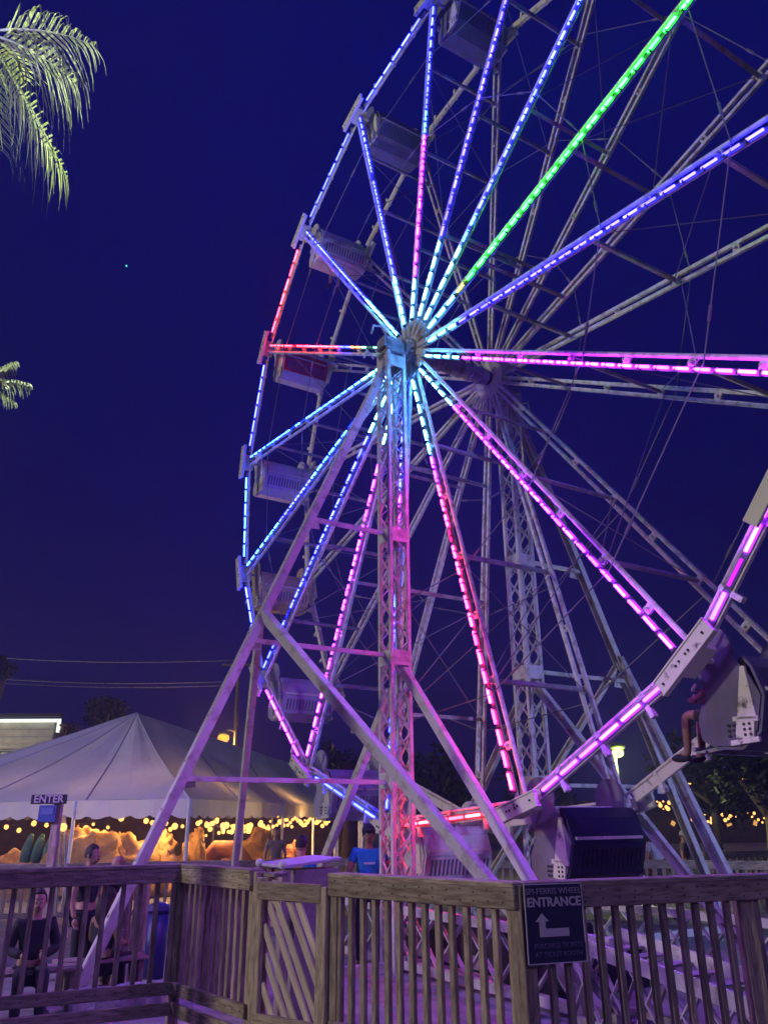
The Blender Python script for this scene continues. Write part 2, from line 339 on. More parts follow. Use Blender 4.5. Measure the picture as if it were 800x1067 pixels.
for off, sg in ((0, -1), (WD, 1)):
    s = MB(); o = C + NN * off; s.tube(o - NN * .03, o + NN * .03, .40, n=32); s.tube(o + NN * sg * .03, o + NN * sg * .10, .24, n=32); s.tube(o + NN * sg * .12, o + NN * sg * .2, .2, n=24)
    hb = s.build('hub', M['plate'], wheel, bevel=.01)
    s = MB()
    for k in range(16):
        s.tube(o + rad(k) * .24 + NN * sg * .11, o + rad(k) * .24 + NN * sg * .15, .022, n=6)
        s.beam(o + rad(k) * .30 + NN * sg * .05, o + rad(k) * .58 + NN * sg * .05, .09, .04, NN)
    s.build('hub_bolts', M['steel'], hb)
# ------------------------------------------------------------------ support towers
def lattice(mb, base, ztop, a, zs, t=.045):
    cs = [base + E * x * a + NN * y * a for x, y in ((-1, -1), (1, -1), (1, 1), (-1, 1))]
    for c_ in cs: mb.beam(c_, c_ + Z * ztop, t * 1.3, t * 1.3, E)
    n_ = int(ztop / .34); hgt = ztop / n_
    for f in range(4):
        p, q = cs[f], cs[(f + 1) % 4]; nrm = (q - p).normalized().cross(Z)
        for i in range(n_):
            z0, z1 = i * hgt, (i + 1) * hgt
            a_, b_ = (p, q) if i % 2 == 0 else (q, p)
            mb.beam(a_ + Z * z0, b_ + Z * z1, .012, t * .8, nrm); 
            if f % 2 == 0: mb.beam(b_ + Z * z0 + nrm * .014, a_ + Z * z1 + nrm * .014, .012, t * .7, nrm)
    for z in zs:
        for f in range(4): 
            p, q = cs[f], cs[(f + 1) % 4]; nrm = (q - p).normalized().cross(Z)
            mb.beam(p + Z * z + nrm * .03, q + Z * z + nrm * .03, .02, .22, Z)
def tower(sgn, label):
    T = C + NN * (-.42 if sgn < 0 else WD + .42); B = V((T.x, T.y, 0)); O = NN * sgn
    t = thing('support_tower', B, label, 'support tower')
    s = MB(); lattice(s, B, 9.55, .155, (2.4, 4.15, 6.1, 9.3)); s.build('lattice_column', M['steel'], t)
    s = MB(); s.beam(T - NN * .22 - Z * .02, T + NN * .22 - Z * .06, .26, .22); s.tube(T - NN * .17, T + NN * .17, .155, n=18); s.beam(T - E * .19 - Z * .20, T + E * .19 - Z * .20, .38, .06)
    s.build('bearing_block', M['steel_dull'], t, bevel=.01)
    s = MB(); s.path([T + E * .0 + Z * .2 + O * .1, T + Z * .34 + O * .2, T + Z * .3 + O * .36, T + Z * .12 + O * .4], .02, 6); s.build('hook', M['steel'], t); s = MB()
    s.path([T - E * .1 + Z * -.3 + O * .3, T + Z * -.25 + O * .5, T - Z * .42 + O * .55], .02, 6); s.build('hook', M['steel'], t)
    top = T + O * .04 - Z * .15; foot = B + O * 4.24
    def leg(p, q, wd, ht, up, nm='leg', sl=True):
        s = MB(); d_ = (q - p).normalized(); sd_ = d_.cross(V(up)).normalized(); uu = sd_.cross(d_)
        s.beam(p, q, wd, .02, up)
        s.beam(p + sd_ * (wd / 2) - uu * ht / 2, q + sd_ * (wd / 2) - uu * ht / 2, .02, ht, up); s.beam(p - sd_ * (wd / 2) - uu * ht / 2, q - sd_ * (wd / 2) - uu * ht / 2, .02, ht, up)
        o = s.build(nm, M['steel'], t)
        if sl:
            s = MB(); L = (q - p).length; i = .8
            while i < L: s.tube(p + d_ * i + uu * .008, p + d_ * i + uu * .014, .015, n=8); i += .62
            s.build('rivets', M['dark'], o)
        return o
    upn = (O.cross(E)).normalized()
    leg(top, foot + Z * .05, .125, .11, (0, 0, 1) + V((0, 0, 0)) if False else (O * .4 + Z))
    mid = top.lerp(foot, .522)
    fr = B + E * 3.75 + Z * .1; fl = B - E * 3.3 + Z * .1
    leg(mid + E * .06, fr + O * .12, .14, .09, O, 'brace', False); leg(mid - E * .06 - Z * .12, B - E * 3.5 + O * 1.1 + Z * .1, .09, .08, O, 'brace', False)
    leg(B + Z * 3.95 + E * .2, fr, .125, .08, O, 'brace', False); leg(B + Z * 3.7 - E * .2, fl, .12, .09, O, 'brace', False)
    for z in (2.38, 4.2, 6.15):
        f = 1 - z / (T.z - .15); p = top.lerp(foot, f); s = MB(); s.beam(p, B + Z * z + O * .16, .065, .06); s.build('tie_bar', M['steel'], t)
    for z in (2.38, 4.2, 6.15):
        f = 1 - z / (T.z - .15); p = top.lerp(foot, f); g_ = MB(); g_.prism([p - E * .10 + O * .02 - Z * .12, p - E * .10 - O * .26 - Z * .10, p - E * .10 - O * .22 + Z * .06, p - E * .10 + O * -.04 + Z * .14], E * .012); gp = g_.build('gusset_plate', M['steel'], t)
        g_ = MB()
        for a_ in (.0, .07, .15, .21): c_ = p - E * .101 - O * a_ - Z * .05; g_.tube(c_, c_ - E * .014, .014, n=6)
        g_.build('bolts', M['dark'], gp)
    s = MB()      # truss beam on the ground along the wheel
    for zz in (.10, .74):
        s.beam(B - E * 3.4 + Z * zz, B + E * 3.9 + Z * zz, .10, .10)
    for i in range(12):
        x0 = -3.3 + i * .6; s.beam(B + E * x0 + Z * .12 - NN * .02, B + E * (x0 + .6) + Z * .72 - NN * .02, .02, .055, NN); s.beam(B + E * x0 + Z * .72 + NN * .02, B + E * (x0 + .6) + Z * .12 + NN * .02, .02, .055, NN)
    s.build('base_truss', M['steel'], t)
    s = MB(); s.beam(B + Z * .06, foot + Z * .06 + O * .2, .16, .12); s.beam(foot + O * .0 - E * .3 + Z * .03, foot + E * .3 + Z * .03, .4, .06); s.build('base_beam', M['steel'], t)
    return t
tower(-1, 'near lattice support tower with splayed braces, lit magenta by the wheel')
tower(1, 'far lattice support tower behind the wheel, its splayed legs lit bluish')
# sloping access ramp beam by the near foot
rampt = thing('access_ramp', (1.9, 8.4, 0), 'pale sloping metal ramp with crossed side braces behind the right railing', 'ramp')
for dx in (0, .7):
    o = NN * dx; a, b_ = V((1.75, 8.75, .78)) + o, V((2.9, 6.75, .50)) + o
    s = MB(); s.beam(a, b_, .04, .13); s.beam(V((a.x, a.y, .12)), V((b_.x, b_.y, .1)), .06, .06)
    for i in range(6):
        p = a.lerp(b_, i / 6); q = a.lerp(b_, (i + 1) / 6); s.beam((p.x, p.y, .12), q, .012, .05, NN); s.beam((q.x, q.y, .12), p, .012, .05, NN)
    s.build('side_frame', M['steel'], rampt)
s = MB()
for i in range(9): 
    p = V((1.75, 8.75, .74)).lerp(V((2.9, 6.75, .46)), i / 8); s.beam(p, p + NN * .7, .16, .02)
s.build('treads', M['steel_dull'], rampt)
# ------------------------------------------------------------------ gondolas
def gondola(k, body, band, label, first=None):
    base = J(k) + NN * (WD / 2)
    t = thing('gondola', base, label, 'gondola', 'gondolas hanging from the wheel'); side_m = GB['ear'] if k == 9 else body
    fw = -E; W2 = .62
    def P(u_, y, z_): return base + fw * u_ + NN * y + Z * z_
    prof = [(.20, -.42), (.27, -.56), (.26, -.76), (.10, -.86), (-.18, -.88), (-.40, -.74), (-.50, -.40), (-.42, -.12), (-.34, .0)]
    inner = [(-.34, -.06), (-.44, -.42), (-.34, -.62), (.22, -.60), (.24, -.32)]
    s = MB()   # tub shell: outer skin, thick
    n_ = len(prof)
    for i in range(n_ - 1):
        a, b_ = prof[i], prof[i + 1]
        s.poly([P(a[0], -W2, a[1]), P(b_[0], -W2, b_[1]), P(b_[0], W2, b_[1]), P(a[0], W2, a[1])], m=1 if i >= 5 else 0)
    o = s.build('tub', [body, band], t); so_ = o.modifiers.new('s', 'SOLIDIFY'); so_.thickness = .03; so_.offset = 0
    s = MB(); s.beam(P(.02, -W2 + .03, -.50), P(.02, W2 - .03, -.50), .40, .08, Z); s.build('seat', M['dark'], t, bevel=.02)
    s = MB(); s.beam(P(-.30, -W2 + .03, -.24), P(-.30, W2 - .03, -.24), .09, .50, Z); s.build('seat_back', M['dark'], t, bevel=.02)
    for y in (-W2, W2):
        pts = [(math.cos(a_) * .26 + .02, math.sin(a_) * .26 + .12) for a_ in [math.radians(x) for x in range(-40, 211, 12)]]
        out = pts + [(-.38, -.18), (-.48, -.40), (-.38, -.72), (-.17, -.86), (.10, -.84), (.24, -.75), (.25, -.56), (.14, -.36)]
        s = MB(); s.prism([P(-a_ * -1 if False else a_, y - .015, z_) for a_, z_ in out], NN * .03); s.build('side_panel', side_m, t)
    s = MB()
    for i in range(15):
        y = -W2 + .12 + i * .075
        a = P(-.435, y, -.68); b_ = P(-.505, y, -.46); s.beam(a, b_, .03, .02, fw)
    s.build('louvres', M['louvre'] if k < 9 else M['dark'], t)
    s = MB(); s.beam(P(-.505, -W2 + .05, -.34), P(-.505, W2 - .05, -.34), .03, .035); s.build('trim_strip', M['plate'], t)
    s = MB(); s.tube(J(k) + NN * .05, J(k) + NN * (WD - .05), .03, n=10); s.build('pivot_bar', M['steel'], t)
    s = MB()
    for y in (-.5, .5): s.beam(P(.10, y, -.85), P(.38, y, -.88), .03, .04)
    s.beam(P(.36, -.56, -.88), P(.36, .56, -.88), .12, .025); s.tube(P(.43, -.58, -.85), P(.43, .58, -.85), .026, n=8)
    (s.build('footrest', M['steel_dull'], t, bevel=.004) if k >= 8 else None)
    s = MB(); s.path([P(.28, -W2 + .04, -.2), P(.34, -W2 + .05, -.24), P(.36, 0, -.25), P(.34, W2 - .05, -.24), P(.28, W2 - .04, -.2)], .022, 8); s.build('lap_bar', M['steel'], t, True)
    for y, q_ in ((-W2 - .02, -1), (W2 + .02, 1)):
        s = MB(); s.beam(P(-.34, y, -.10), P(-.30, y, -.62), .035, .05, fw, w2=.035, h2=.22); s.beam(P(-.42, y, -.62), P(-.14, y, -.60), .05, .035, NN)
        s.beam(P(-.28, y, -.62), P(-.24, y, -.80), .03, .20, fw); s.beam(P(-.40, y, -.81), P(-.08, y, -.83), .05, .04, NN)
        hg = s.build('hanger_bracket', M['plate'], t, bevel=.004)
        s = MB()
        for a_ in (-.32, -.26, -.14, -.08):
            for z_ in (-.66, -.71, -.76): s.tube(P(a_, y + q_ * .012, z_), P(a_, y + q_ * .022, z_), .015, n=8)
        s.build('holes', M['dark'], hg)
    return t
GB = {n_: gond_mat('gondola_' + n_, c_) for n_, c_ in dict(white=(.66, .64, .66), grey=(.46, .44, .50), faint=(.22, .22, .30), red=(.60, .05, .06), cream=(.55, .42, .24), navy=(.02, .02, .06), purple=(.15, .13, .21), ear=(.24, .22, .28)).items()}  # faint lowers the top gondolas' colour to put their dim light in
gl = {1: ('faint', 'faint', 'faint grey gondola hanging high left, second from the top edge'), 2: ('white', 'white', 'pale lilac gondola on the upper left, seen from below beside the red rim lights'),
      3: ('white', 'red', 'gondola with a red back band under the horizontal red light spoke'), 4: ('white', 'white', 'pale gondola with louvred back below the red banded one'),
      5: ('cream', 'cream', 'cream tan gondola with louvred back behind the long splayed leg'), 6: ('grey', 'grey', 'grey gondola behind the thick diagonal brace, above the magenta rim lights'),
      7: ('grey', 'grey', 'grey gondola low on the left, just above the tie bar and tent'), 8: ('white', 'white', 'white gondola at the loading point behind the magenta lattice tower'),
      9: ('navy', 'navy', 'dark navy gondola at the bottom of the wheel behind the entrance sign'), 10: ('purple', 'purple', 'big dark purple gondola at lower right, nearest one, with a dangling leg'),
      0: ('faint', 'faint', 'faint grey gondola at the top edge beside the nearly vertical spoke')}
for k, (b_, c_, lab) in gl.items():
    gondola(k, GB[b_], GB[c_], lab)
# ------------------------------------------------------------------ people
def skin_mesh(name, verts, edges, radii, material, parent, sub=2, Mw=None, root=0):
    me = bpy.data.meshes.new(name); me.from_pydata([tuple(v) for v in verts], edges, []); me.update()
    o = bpy.data.objects.new(name, me); COL.objects.link(o)
    md = o.modifiers.new('k', 'SKIN'); md.use_smooth_shade = True
    for i, r in enumerate(radii):
        a = me.skin_vertices[0].data[i]; a.radius = r if isinstance(r, tuple) else (r, r); a.use_root = (i == root)
    sb = o.modifiers.new('s', 'SUBSURF'); sb.levels = sub; sb.render_levels = sub
    dg = bpy.context.evaluated_depsgraph_get(); m2 = bpy.data.meshes.new_from_object(o.evaluated_get(dg)); m2.name = name
    bpy.data.objects.remove(o); m2.materials.clear(); m2.materials.append(material)
    for p_ in m2.polygons: p_.use_smooth = True
    o = bpy.data.objects.new(name, m2); link(o, parent, Mw); return o
def person(loc, face, h, label, skin, top, legs, hair, pose='stand', group=None, sleeves='short', lookdown=0, arms='down', mark=False, cap=None, longhair=False, shorts=False):
    """face: heading in radians, 0 = towards -Y (the viewer)"""
    t = thing('person', loc, label, 'person', group); k = h / 1.75
    Mw = Matrix.Translation(V(loc)) @ Matrix.Rotation(face, 4, 'Z') @ Matrix.Scale(k, 4)
    sit = pose == 'sit'; hz = .50 if sit else .95      # front is -y
    J_ = {'pel': (0, 0, hz), 'waist': (0, 0, hz + .15), 'chest': (0, .01, hz + .36), 'neck': (0, .01, hz + .53), 'head0': (0, -.01, hz + .62), 'head1': (0, -.015, hz + .70)}
    for s_, sx_ in (('L', 1), ('R', -1)):
        J_['sh' + s_] = (.18 * sx_, .01, hz + .47)
        if arms == 'down': J_['el' + s_] = (.25 * sx_, .03, hz + .20); J_['wr' + s_] = (.26 * sx_, -.05, hz - .04)
        elif arms == 'lap': J_['el' + s_] = (.25 * sx_, -.02, hz + .21); J_['wr' + s_] = (.12 * sx_, -.25, hz + .18)
        elif arms == 'rail': J_['el' + s_] = (.28 * sx_, -.06, hz + .22); J_['wr' + s_] = (.24 * sx_, -.30, hz + .14)
        J_['hip' + s_] = (.09 * sx_, 0, hz - .04)
        if sit: J_['kn' + s_] = (.12 * sx_, -.42, hz + .02); J_['an' + s_] = (.12 * sx_, -.46, hz - .40); J_['to' + s_] = (.13 * sx_, -.62, hz - .45)
        else: J_['kn' + s_] = (.11 * sx_, -.02, hz - .46); J_['an' + s_] = (.12 * sx_, .02, .08); J_['to' + s_] = (.14 * sx_, -.13, .035)
    RR = dict(pel=(.135, .105), waist=(.125, .095), chest=(.150, .105), neck=.052, head0=.066, head1=.05, sh=.062, el=.042, wr=.028, hip=.085, kn=.058, an=.040, to=.035)
    nm = list(J_); vs = [V(J_[n_]) for n_ in nm]; ix = {n_: i for i, n_ in enumerate(nm)}
    ed = [('pel', 'waist'), ('waist', 'chest'), ('chest', 'neck'), ('neck', 'head0'), ('head0', 'head1')]
    for s_ in 'LR': ed += [('chest', 'sh' + s_), ('sh' + s_, 'el' + s_), ('el' + s_, 'wr' + s_), ('pel', 'hip' + s_), ('hip' + s_, 'kn' + s_), ('kn' + s_, 'an' + s_), ('an' + s_, 'to' + s_)]
    rad_ = [RR[n_] if n_ in RR else RR[n_[:-1]] for n_ in nm]
    E2 = [(ix[a], ix[b_]) for a, b_ in ed]
    body = skin_mesh('body', vs, E2, rad_, skin, t, 2, Mw)
    # head, ears, nose, hands joined into the same continuous mesh
    bm = bmesh.new(); bm.from_mesh(body.data)
    hd = V((0, -.02, hz + .70))
    x = MB(); x.ball(hd, .115, 18, 14, (.68, .84, 1.02)); x.ball(hd + V((0, -.045, -.055)), .07, 12, 9, (.78, .85, .8))
    x.ball(hd + V((0, -.105, -.02)), .017, 8, 6, (.75, 1.1, 1.5))
    for sx_ in (-1, 1): x.ball(hd + V((.08 * sx_, .005, -.01)), .028, 8, 6, (.4, .7, 1.1)); 
    for s_, sx_ in (('L', 1), ('R', -1)):
        wr = V(J_['wr' + s_]); dr = (wr - V(J_['el' + s_])).normalized(); sd_ = dr.cross(V((0, 1, 0))).normalized(); th = sd_.cross(dr)
        x.ball(wr + dr * .05, .045, 10, 8, (.8, .8, 1.0))
        for f in range(4):
            q = wr + dr * .075 + sd_ * (-.026 + .0175 * f); L = (.062, .073, .069, .052)[f]
            x.path([q, q + dr * L * .5, q + dr * L * .8 + th * L * .3 * -1, q + dr * L * .9 - th * L * .6], [.009, .0085, .008, .006], 6)
        q = wr + dr * .03 + sd_ * .034 * -sx_; x.path([q, q + dr * .03 - sd_ * .02 * sx_, q + dr * .06 - sd_ * .022 * sx_], [.011, .010, .008], 6)
    me2 = bpy.data.meshes.new('x'); me2.from_pydata(x.v, [], x.f); me2.update()
    for p_ in me2.polygons: p_.use_smooth = True
    bm.from_mesh(me2); bm.to_mesh(body.data); bm.free()
    ey = MB()
    for sx_ in (-1, 1): ey.ball(hd + V((.031 * sx_, -.088, .002)), .012, 8, 6)
    ey.build('eyes', M['white'], body, True, Mw=Mw); ey = MB()
    for sx_ in (-1, 1): ey.ball(hd + V((.031 * sx_, -.0985, .002)), .006, 6, 5); ey.beam(hd + V((.031 * sx_ - .017, -.096, .026)), hd + V((.031 * sx_ + .017, -.096, .026)), .006, .007)
    ey.beam(hd + V((-.022, -.103, -.062)), hd + V((.022, -.103, -.062)), .006, .009)
    ey.build('face_features', M['hair'], body, Mw=Mw)
    # clothes
    def grow(names, name, mt, add, repl=None):
        vs2, r2, id2 = [], [], {}
        for n_ in names:
            p_ = V(J_[n_]) if not (repl and n_ in repl) else repl[n_]; id2[n_] = len(vs2); vs2.append(p_)
            r = RR[n_] if n_ in RR else RR[n_[:-1]]; r2.append(tuple(q + add for q in r) if isinstance(r, tuple) else r + add)
        e2 = [(id2[a], id2[b_]) for a, b_ in ed if a in id2 and b_ in id2]
        return skin_mesh(name, vs2, e2, r2, mt, t, 2, Mw, id2.get('chest', id2.get('pel', 0)))
    rp_ = {'neck': V((0, .01, hz + .485)), 'waist': V((0, 0, hz + .06))}
    if sleeves == 'short': rp_.update({'el' + s_: V(J_['sh' + s_]).lerp(V(J_['el' + s_]), .62) for s_ in 'LR'}); nm_t = ['waist', 'chest', 'neck', 'shL', 'shR', 'elL', 'elR']
    elif sleeves == 'none': nm_t = ['waist', 'chest', 'neck', 'shL', 'shR']
    else: nm_t = ['waist', 'chest', 'neck', 'shL', 'shR', 'elL', 'elR', 'wrL', 'wrR']
    shirt = grow(nm_t, 'shirt', top, .017, rp_)
    if mark:
        x = MB(); q = V((-.07, -.135, hz + .33))
        for i in range(6): x.beam(q + V((i * .026, 0, 0)), q + V((i * .026 + .018, 0, 0)), .012, .026)
        x.build('chest_print', M['white'], shirt, Mw=Mw)
    nl = ['pel', 'hipL', 'hipR', 'knL', 'knR'] + ([] if shorts else ['anL', 'anR'])
    rl = {'kn' + s_: V(J_['hip' + s_]).lerp(V(J_['kn' + s_]), .8) for s_ in 'LR'} if shorts else None
    grow(nl, 'shorts' if shorts else 'trousers', legs, .015, rl)
    x = MB()
    for s_ in 'LR':
        a, b_ = V(J_['an' + s_]), V(J_['to' + s_]); x.ball(a.lerp(b_, .5) + V((0, -.01, -.012)), .075, 10, 8, (.62, 1.75, .62))
    x.build('shoes', M['black'], t, True, Mw=Mw)
    if hair:
        x = MB(); b0 = len(x.v)
        for i in range(9):
            for j_ in range(18):
                th_ = math.pi * .60 * i / 8; ph = 2 * math.pi * j_ / 18; dv = V((math.sin(th_) * math.cos(ph), math.sin(th_) * math.sin(ph), math.cos(th_)))
                if dv.y < -.35 and dv.z < .45: dv = V((dv.x, -.35 + (dv.y + .35) * .2, max(dv.z, .35)))
                q = 1 + .05 * noise.noise(dv * 6); x.v.append(tuple(hd + V((dv.x * .70, dv.y * .88, dv.z * 1.05)) * .127 * q + V((0, .006, .006))))
        for i in range(8):
            for j_ in range(18): b_ = (j_ + 1) % 18; x.face((b0 + i * 18 + j_, b0 + (i + 1) * 18 + j_, b0 + (i + 1) * 18 + b_, b0 + i * 18 + b_))
        if longhair: x.path([hd + V((0, .05, .03)), hd + V((0, .085, -.08)), hd + V((0, .09, -.2)), hd + V((0, .07, -.32))], [.085, .09, .085, .04], 12)
        x.build('hair', hair, body, True, Mw=Mw)
    if cap:
        x = MB(); x.ball(hd + V((0, .005, .035)), .12, 16, 10, (.80, .95, .75)); x.beam(hd + V((0, -.09, .06)), hd + V((0, -.20, .045)), .15, .012); x.build('cap', cap, t, True, Mw=Mw)
    return t
# ------------------------------------------------------------------ near railing
DZ, TOP = .40, 1.50
def railing(p, q, label, face_mat, n_b, ends=(1, 1), z0=.45, cap_=True, tname='wooden_railing', bw=.042, top=TOP, low=True, grp='wooden railing sections', base=DZ, ext=0, thick=.04, postz=None):
    t = thing(tname, (p.x, p.y, base), label, 'railing', grp); d_ = (q - p).normalized(); nrm = V((-d_.y, d_.x, 0))
    if nrm.y > 0: nrm = -nrm       # towards the viewer
    board('top_rail', p + Z * (top - .07) + nrm * .03 - d_ * ext, q + Z * (top - .07) + nrm * .03 + d_ * ext, thick, .14, face_mat, t, Z)
    if cap_: board('cap_rail', p + Z * (top + .0) - nrm * .02 - d_ * ext, q + Z * (top + .0) - nrm * .02 + d_ * ext, .15, .035, face_mat, t, Z)
    board('bottom_rail', p + Z * (z0 + .06) + nrm * .03, q + Z * (z0 + .06) + nrm * .03, .04, .10, face_mat, t, Z)
    if low: board('lower_rail', p + Z * (z0 - .10) + nrm * .03, q + Z * (z0 - .10) + nrm * .03, .04, .10, face_mat, t, Z)
    first = None
    L = (q - p).length
    for i in range(n_b):
        c_ = p + d_ * (L * (i + .5) / n_b) - nrm * .015
        if first is None:
            first = board('baluster', c_ + Z * (z0 + .0), c_ + Z * (top - .02), bw, bw, face_mat, t, d_, .004); c0 = c_
        else:
            b_ = first.copy(); COL.objects.link(b_); b_.parent = t; b_.matrix_parent_inverse = first.matrix_parent_inverse.copy()
            m_ = first.matrix_basis.copy(); m_.translation = m_.translation + (c_ - c0) + d_ * ru(-.006, .006); b_.matrix_basis = m_ @ Matrix.Rotation(ru(-.03, .03), 4, 'X') @ Matrix.Rotation(ru(-.006, .006), 4, 'Y')
    if base > 0:
        x = MB()
        for i in range(n_b):
            c_ = p + d_ * (L * (i + .5) / n_b) + nrm * .05
            for zz in (top - .045, top - .10, z0 + .06):
                c2 = c_ + Z * (zz + ru(-.012, .012)) + d_ * ru(-.01, .01); x.tube(c2, c2 + nrm * .003, .006, n=6)
        x.build('nail_heads', M['dark'], t)
    for i, e_ in enumerate(ends):
        if e_: c_ = (p if i == 0 else q) - nrm * .03; board('post', c_ + Z * (base - .35), c_ + Z * ((postz or top) - .0), .095, .095, M['wood'], t, d_)
    return t
railing(V((-4.9, 6.71, 0)), AB, 'shade-darkened wooden railing section at the left, sloping leg visible behind it', M['wood_dark_shaded'], 22, (1, 1), ext=.02)  # darker copy of the wood puts this face's shade into its colour
railing(AB, B1, 'short sunlit-looking tan railing section between left section and slatted gate', M['wood'], 12, (0, 1), ext=.0)
railing(C0, CD, 'tan wooden railing section left of the entrance sign, closest to the gate', M['wood'], 14, (1, 1), ext=.02)
railing(CD + V((.03, .0, 0)), D1, 'shade-darkened wooden railing section right of the entrance sign with violet lit cap', M['wood_dark_shaded'], 21, (0, 1), ext=.0)  # shade on this section comes from the darker wood colour too
for o in COL.objects:
    if o.get('label', '').startswith('short sunlit'): o['label'] = 'short tan railing section between the shade-darkened left section and the slatted gate'
board_ = None
pt = thing('wooden_post', (2.42, 6.05, .4), 'brown square post standing against the right railing at the picture edge', 'post')
board('post', (2.46, 6.10, .05), (2.46, 6.10, 1.45), .09, .12, M['wood'], pt, Z); 
o = pt.children[0]
pt2 = thing('gate_post', (-1.02, 7.16, .0), 'square wooden post at the left of the slatted gate', 'post'); board('post', (-1.0, 7.12, .05), (-1.0, 7.12, 1.46), .11, .11, M['wood'], pt2, (0, 1, 0)); board('post_cap', (-1.07, 7.25, 1.475), (-.86, 7.10, 1.475), .16, .03, M['wood_dark_shaded'], pt2)
# gate with slanted slats
gt = thing('slatted_gate', (G0.x, G0.y, .4), 'closed wooden gate with slanting pale slats between the railing sections', 'gate')
gd = (G1 - G0).normalized(); gn = V((gd.y, -gd.x, 0)); gn = gn if gn.y < 0 else -gn
go = gn * .04
board('stile', G0 + go + Z * .42, G0 + go + Z * 1.42, .045, .10, M['wood'], gt, gd); board('stile', G1 + go + Z * .42, G1 + go + Z * 1.42, .045, .10, M['wood'], gt, gd)
board('gate_rail', G0 + go * 1.15 + Z * 1.37, G1 + go * 1.15 + Z * 1.37, .045, .13, M['wood'], gt); board('gate_rail', G0 + go * 1.15 + Z * .47, G1 + go * 1.15 + Z * .47, .045, .11, M['wood'], gt)
LG = (G1 - G0).length
M['slat'] = mat('pale_slats', (.70, .60, .50), .75, 0, (.42, .33, .26), 3, .5, (1.4, 14, 14), dist=.01, random_=.15)
for i in range(7):
    x0 = -.30 + i * .115
    # slanted from upper left to lower right
    pts = []
    for s_ in range(0, 101):
        f = s_ / 100; xx = x0 + f * .50; zz = 1.33 - f * .86
        if .05 < xx < LG - .05: pts.append((xx, zz))
    if len(pts) > 8:
        a, b_ = pts[0], pts[-1]; off = gn * (.005 if i % 2 else .025)
        board('slat', G0 + gd * a[0] + off + Z * a[1], G0 + gd * b_[0] + off + Z * b_[1], .018, .062, M['slat'], gt)
# ------------------------------------------------------------------ signs
def text(body, size, mt, parent, Mw, name='lettering', bold=.0, ext=.004, align='CENTER'):
    cu = bpy.data.curves.new(name, 'FONT'); cu.body = body; cu.size = size; cu.align_x = align; cu.align_y = 'CENTER'; cu.extrude = ext; cu.offset = bold; cu.resolution_u = 2
    o = bpy.data.objects.new(name, cu); COL.objects.link(o); dg = bpy.context.evaluated_depsgraph_get(); me = bpy.data.meshes.new_from_object(o.evaluated_get(dg)); bpy.data.objects.remove(o)
    me.materials.clear(); me.materials.append(mt); o = bpy.data.objects.new(name, me); link(o, parent, Mw); return o
def frame_of(p, right, up=Z):
    r_ = V(right).normalized(); u_ = V(up).normalized(); n_ = r_.cross(u_)
    return Matrix(((r_.x, u_.x, n_.x, p.x), (r_.y, u_.y, n_.y, p.y), (r_.z, u_.z, n_.z, p.z), (0, 0, 0, 1)))
dd = (D1 - CD).normalized(); nd = V((dd.y, -dd.x, 0)); SW, SH = .40, .44
scn = CD + dd * (.02 + SW / 2) + nd * .075 + Z * (1.505 - SH / 2)
sg = thing('entrance_sign', scn - Z * SH / 2, 'navy ferris wheel entrance sign with left arrow on the railing corner', 'sign')
Fm = frame_of(scn, dd)
x = MB(); x.beam((-SW / 2, 0, 0), (SW / 2, 0, 0), .012, SH, (0, 1, 0)); x.build('sign_board', M['sign_blue'], sg, Mw=Fm)
x = MB()
for a, b_ in (((-SW / 2, SH / 2), (SW / 2, SH / 2)), ((-SW / 2, -SH / 2), (SW / 2, -SH / 2)), ((-SW / 2, -SH / 2), (-SW / 2, SH / 2)), ((SW / 2, -SH / 2), (SW / 2, SH / 2))): x.beam((*a, .008), (*b_, .008), .006, .006)
x.build('sign_edge', M['letter'], sg, Mw=Fm)
M['letter_dim'] = mat('dim_lettering', (.30, .25, .36), .6); M['letter_faint'] = mat('faded_lettering', (.13, .10, .24), .6)
text('SPI-FERRIS WHEEL', .049, M['letter_dim'], sg, Fm @ Matrix.Translation((0, .178, .009)))
text('ENTRANCE', .073, M['letter'], sg, Fm @ Matrix.Translation((0, .116, .009)), bold=.0016)
text('PURCHASE TICKETS', .037, M['letter_faint'], sg, Fm @ Matrix.Translation((.01, -.125, .009)))
text('AT TICKET BOOTH', .037, M['letter_faint'], sg, Fm @ Matrix.Translation((.01, -.172, .009)))
x = MB(); ar = [(-.11, -.075), (.09, -.075), (.09, -.030), (-.07, -.030), (-.07, .010), (-.045, .010), (-.090, .055), (-.135, .010), (-.11, .010)]
x.prism([(a, b_, .007) for a, b_ in ar], (0, 0, .004)); x.build('arrow', M['letter'], sg, Mw=Fm)
# ENTER sign on its post, beyond the railing to the left
def at(px, py, Y):
    f_ = 825.8; r_ = F + R2 * ((px - 400) / f_) - U2 * ((py - 533.5) / f_); return V((0, 0, H)) + r_ * (Y / r_.y)
ep = at(54, 896, 11.5); et = thing('enter_sign', (ep.x, ep.y, 0), 'small ENTER sign with blue notice on a square post before the tent', 'sign')
tp = at(54, 833, 11.5); board('post', (ep.x, ep.y, 0), (ep.x, ep.y, tp.z + .05), .10, .10, M['wood'], et, (0, 1, 0))
Fm = frame_of(V((tp.x, tp.y - .08, tp.z)), (1, 0, 0)); x = MB(); x.beam((-.24, 0, 0), (.24, 0, 0), .02, .12, (0, 1, 0)); x.build('sign_board', M['dark'], et, Mw=Fm)
text('ENTER', .135, M['letter'], et, Fm @ Matrix.Translation((0, 0, .014)), bold=.002)
x = MB(); x.beam((-.115, -.18, 0), (.115, -.18, 0), .02, .21, (0, 1, 0)); x.build('notice', mat('blue_notice', (.05, .10, .30), .5), et, Mw=Fm)
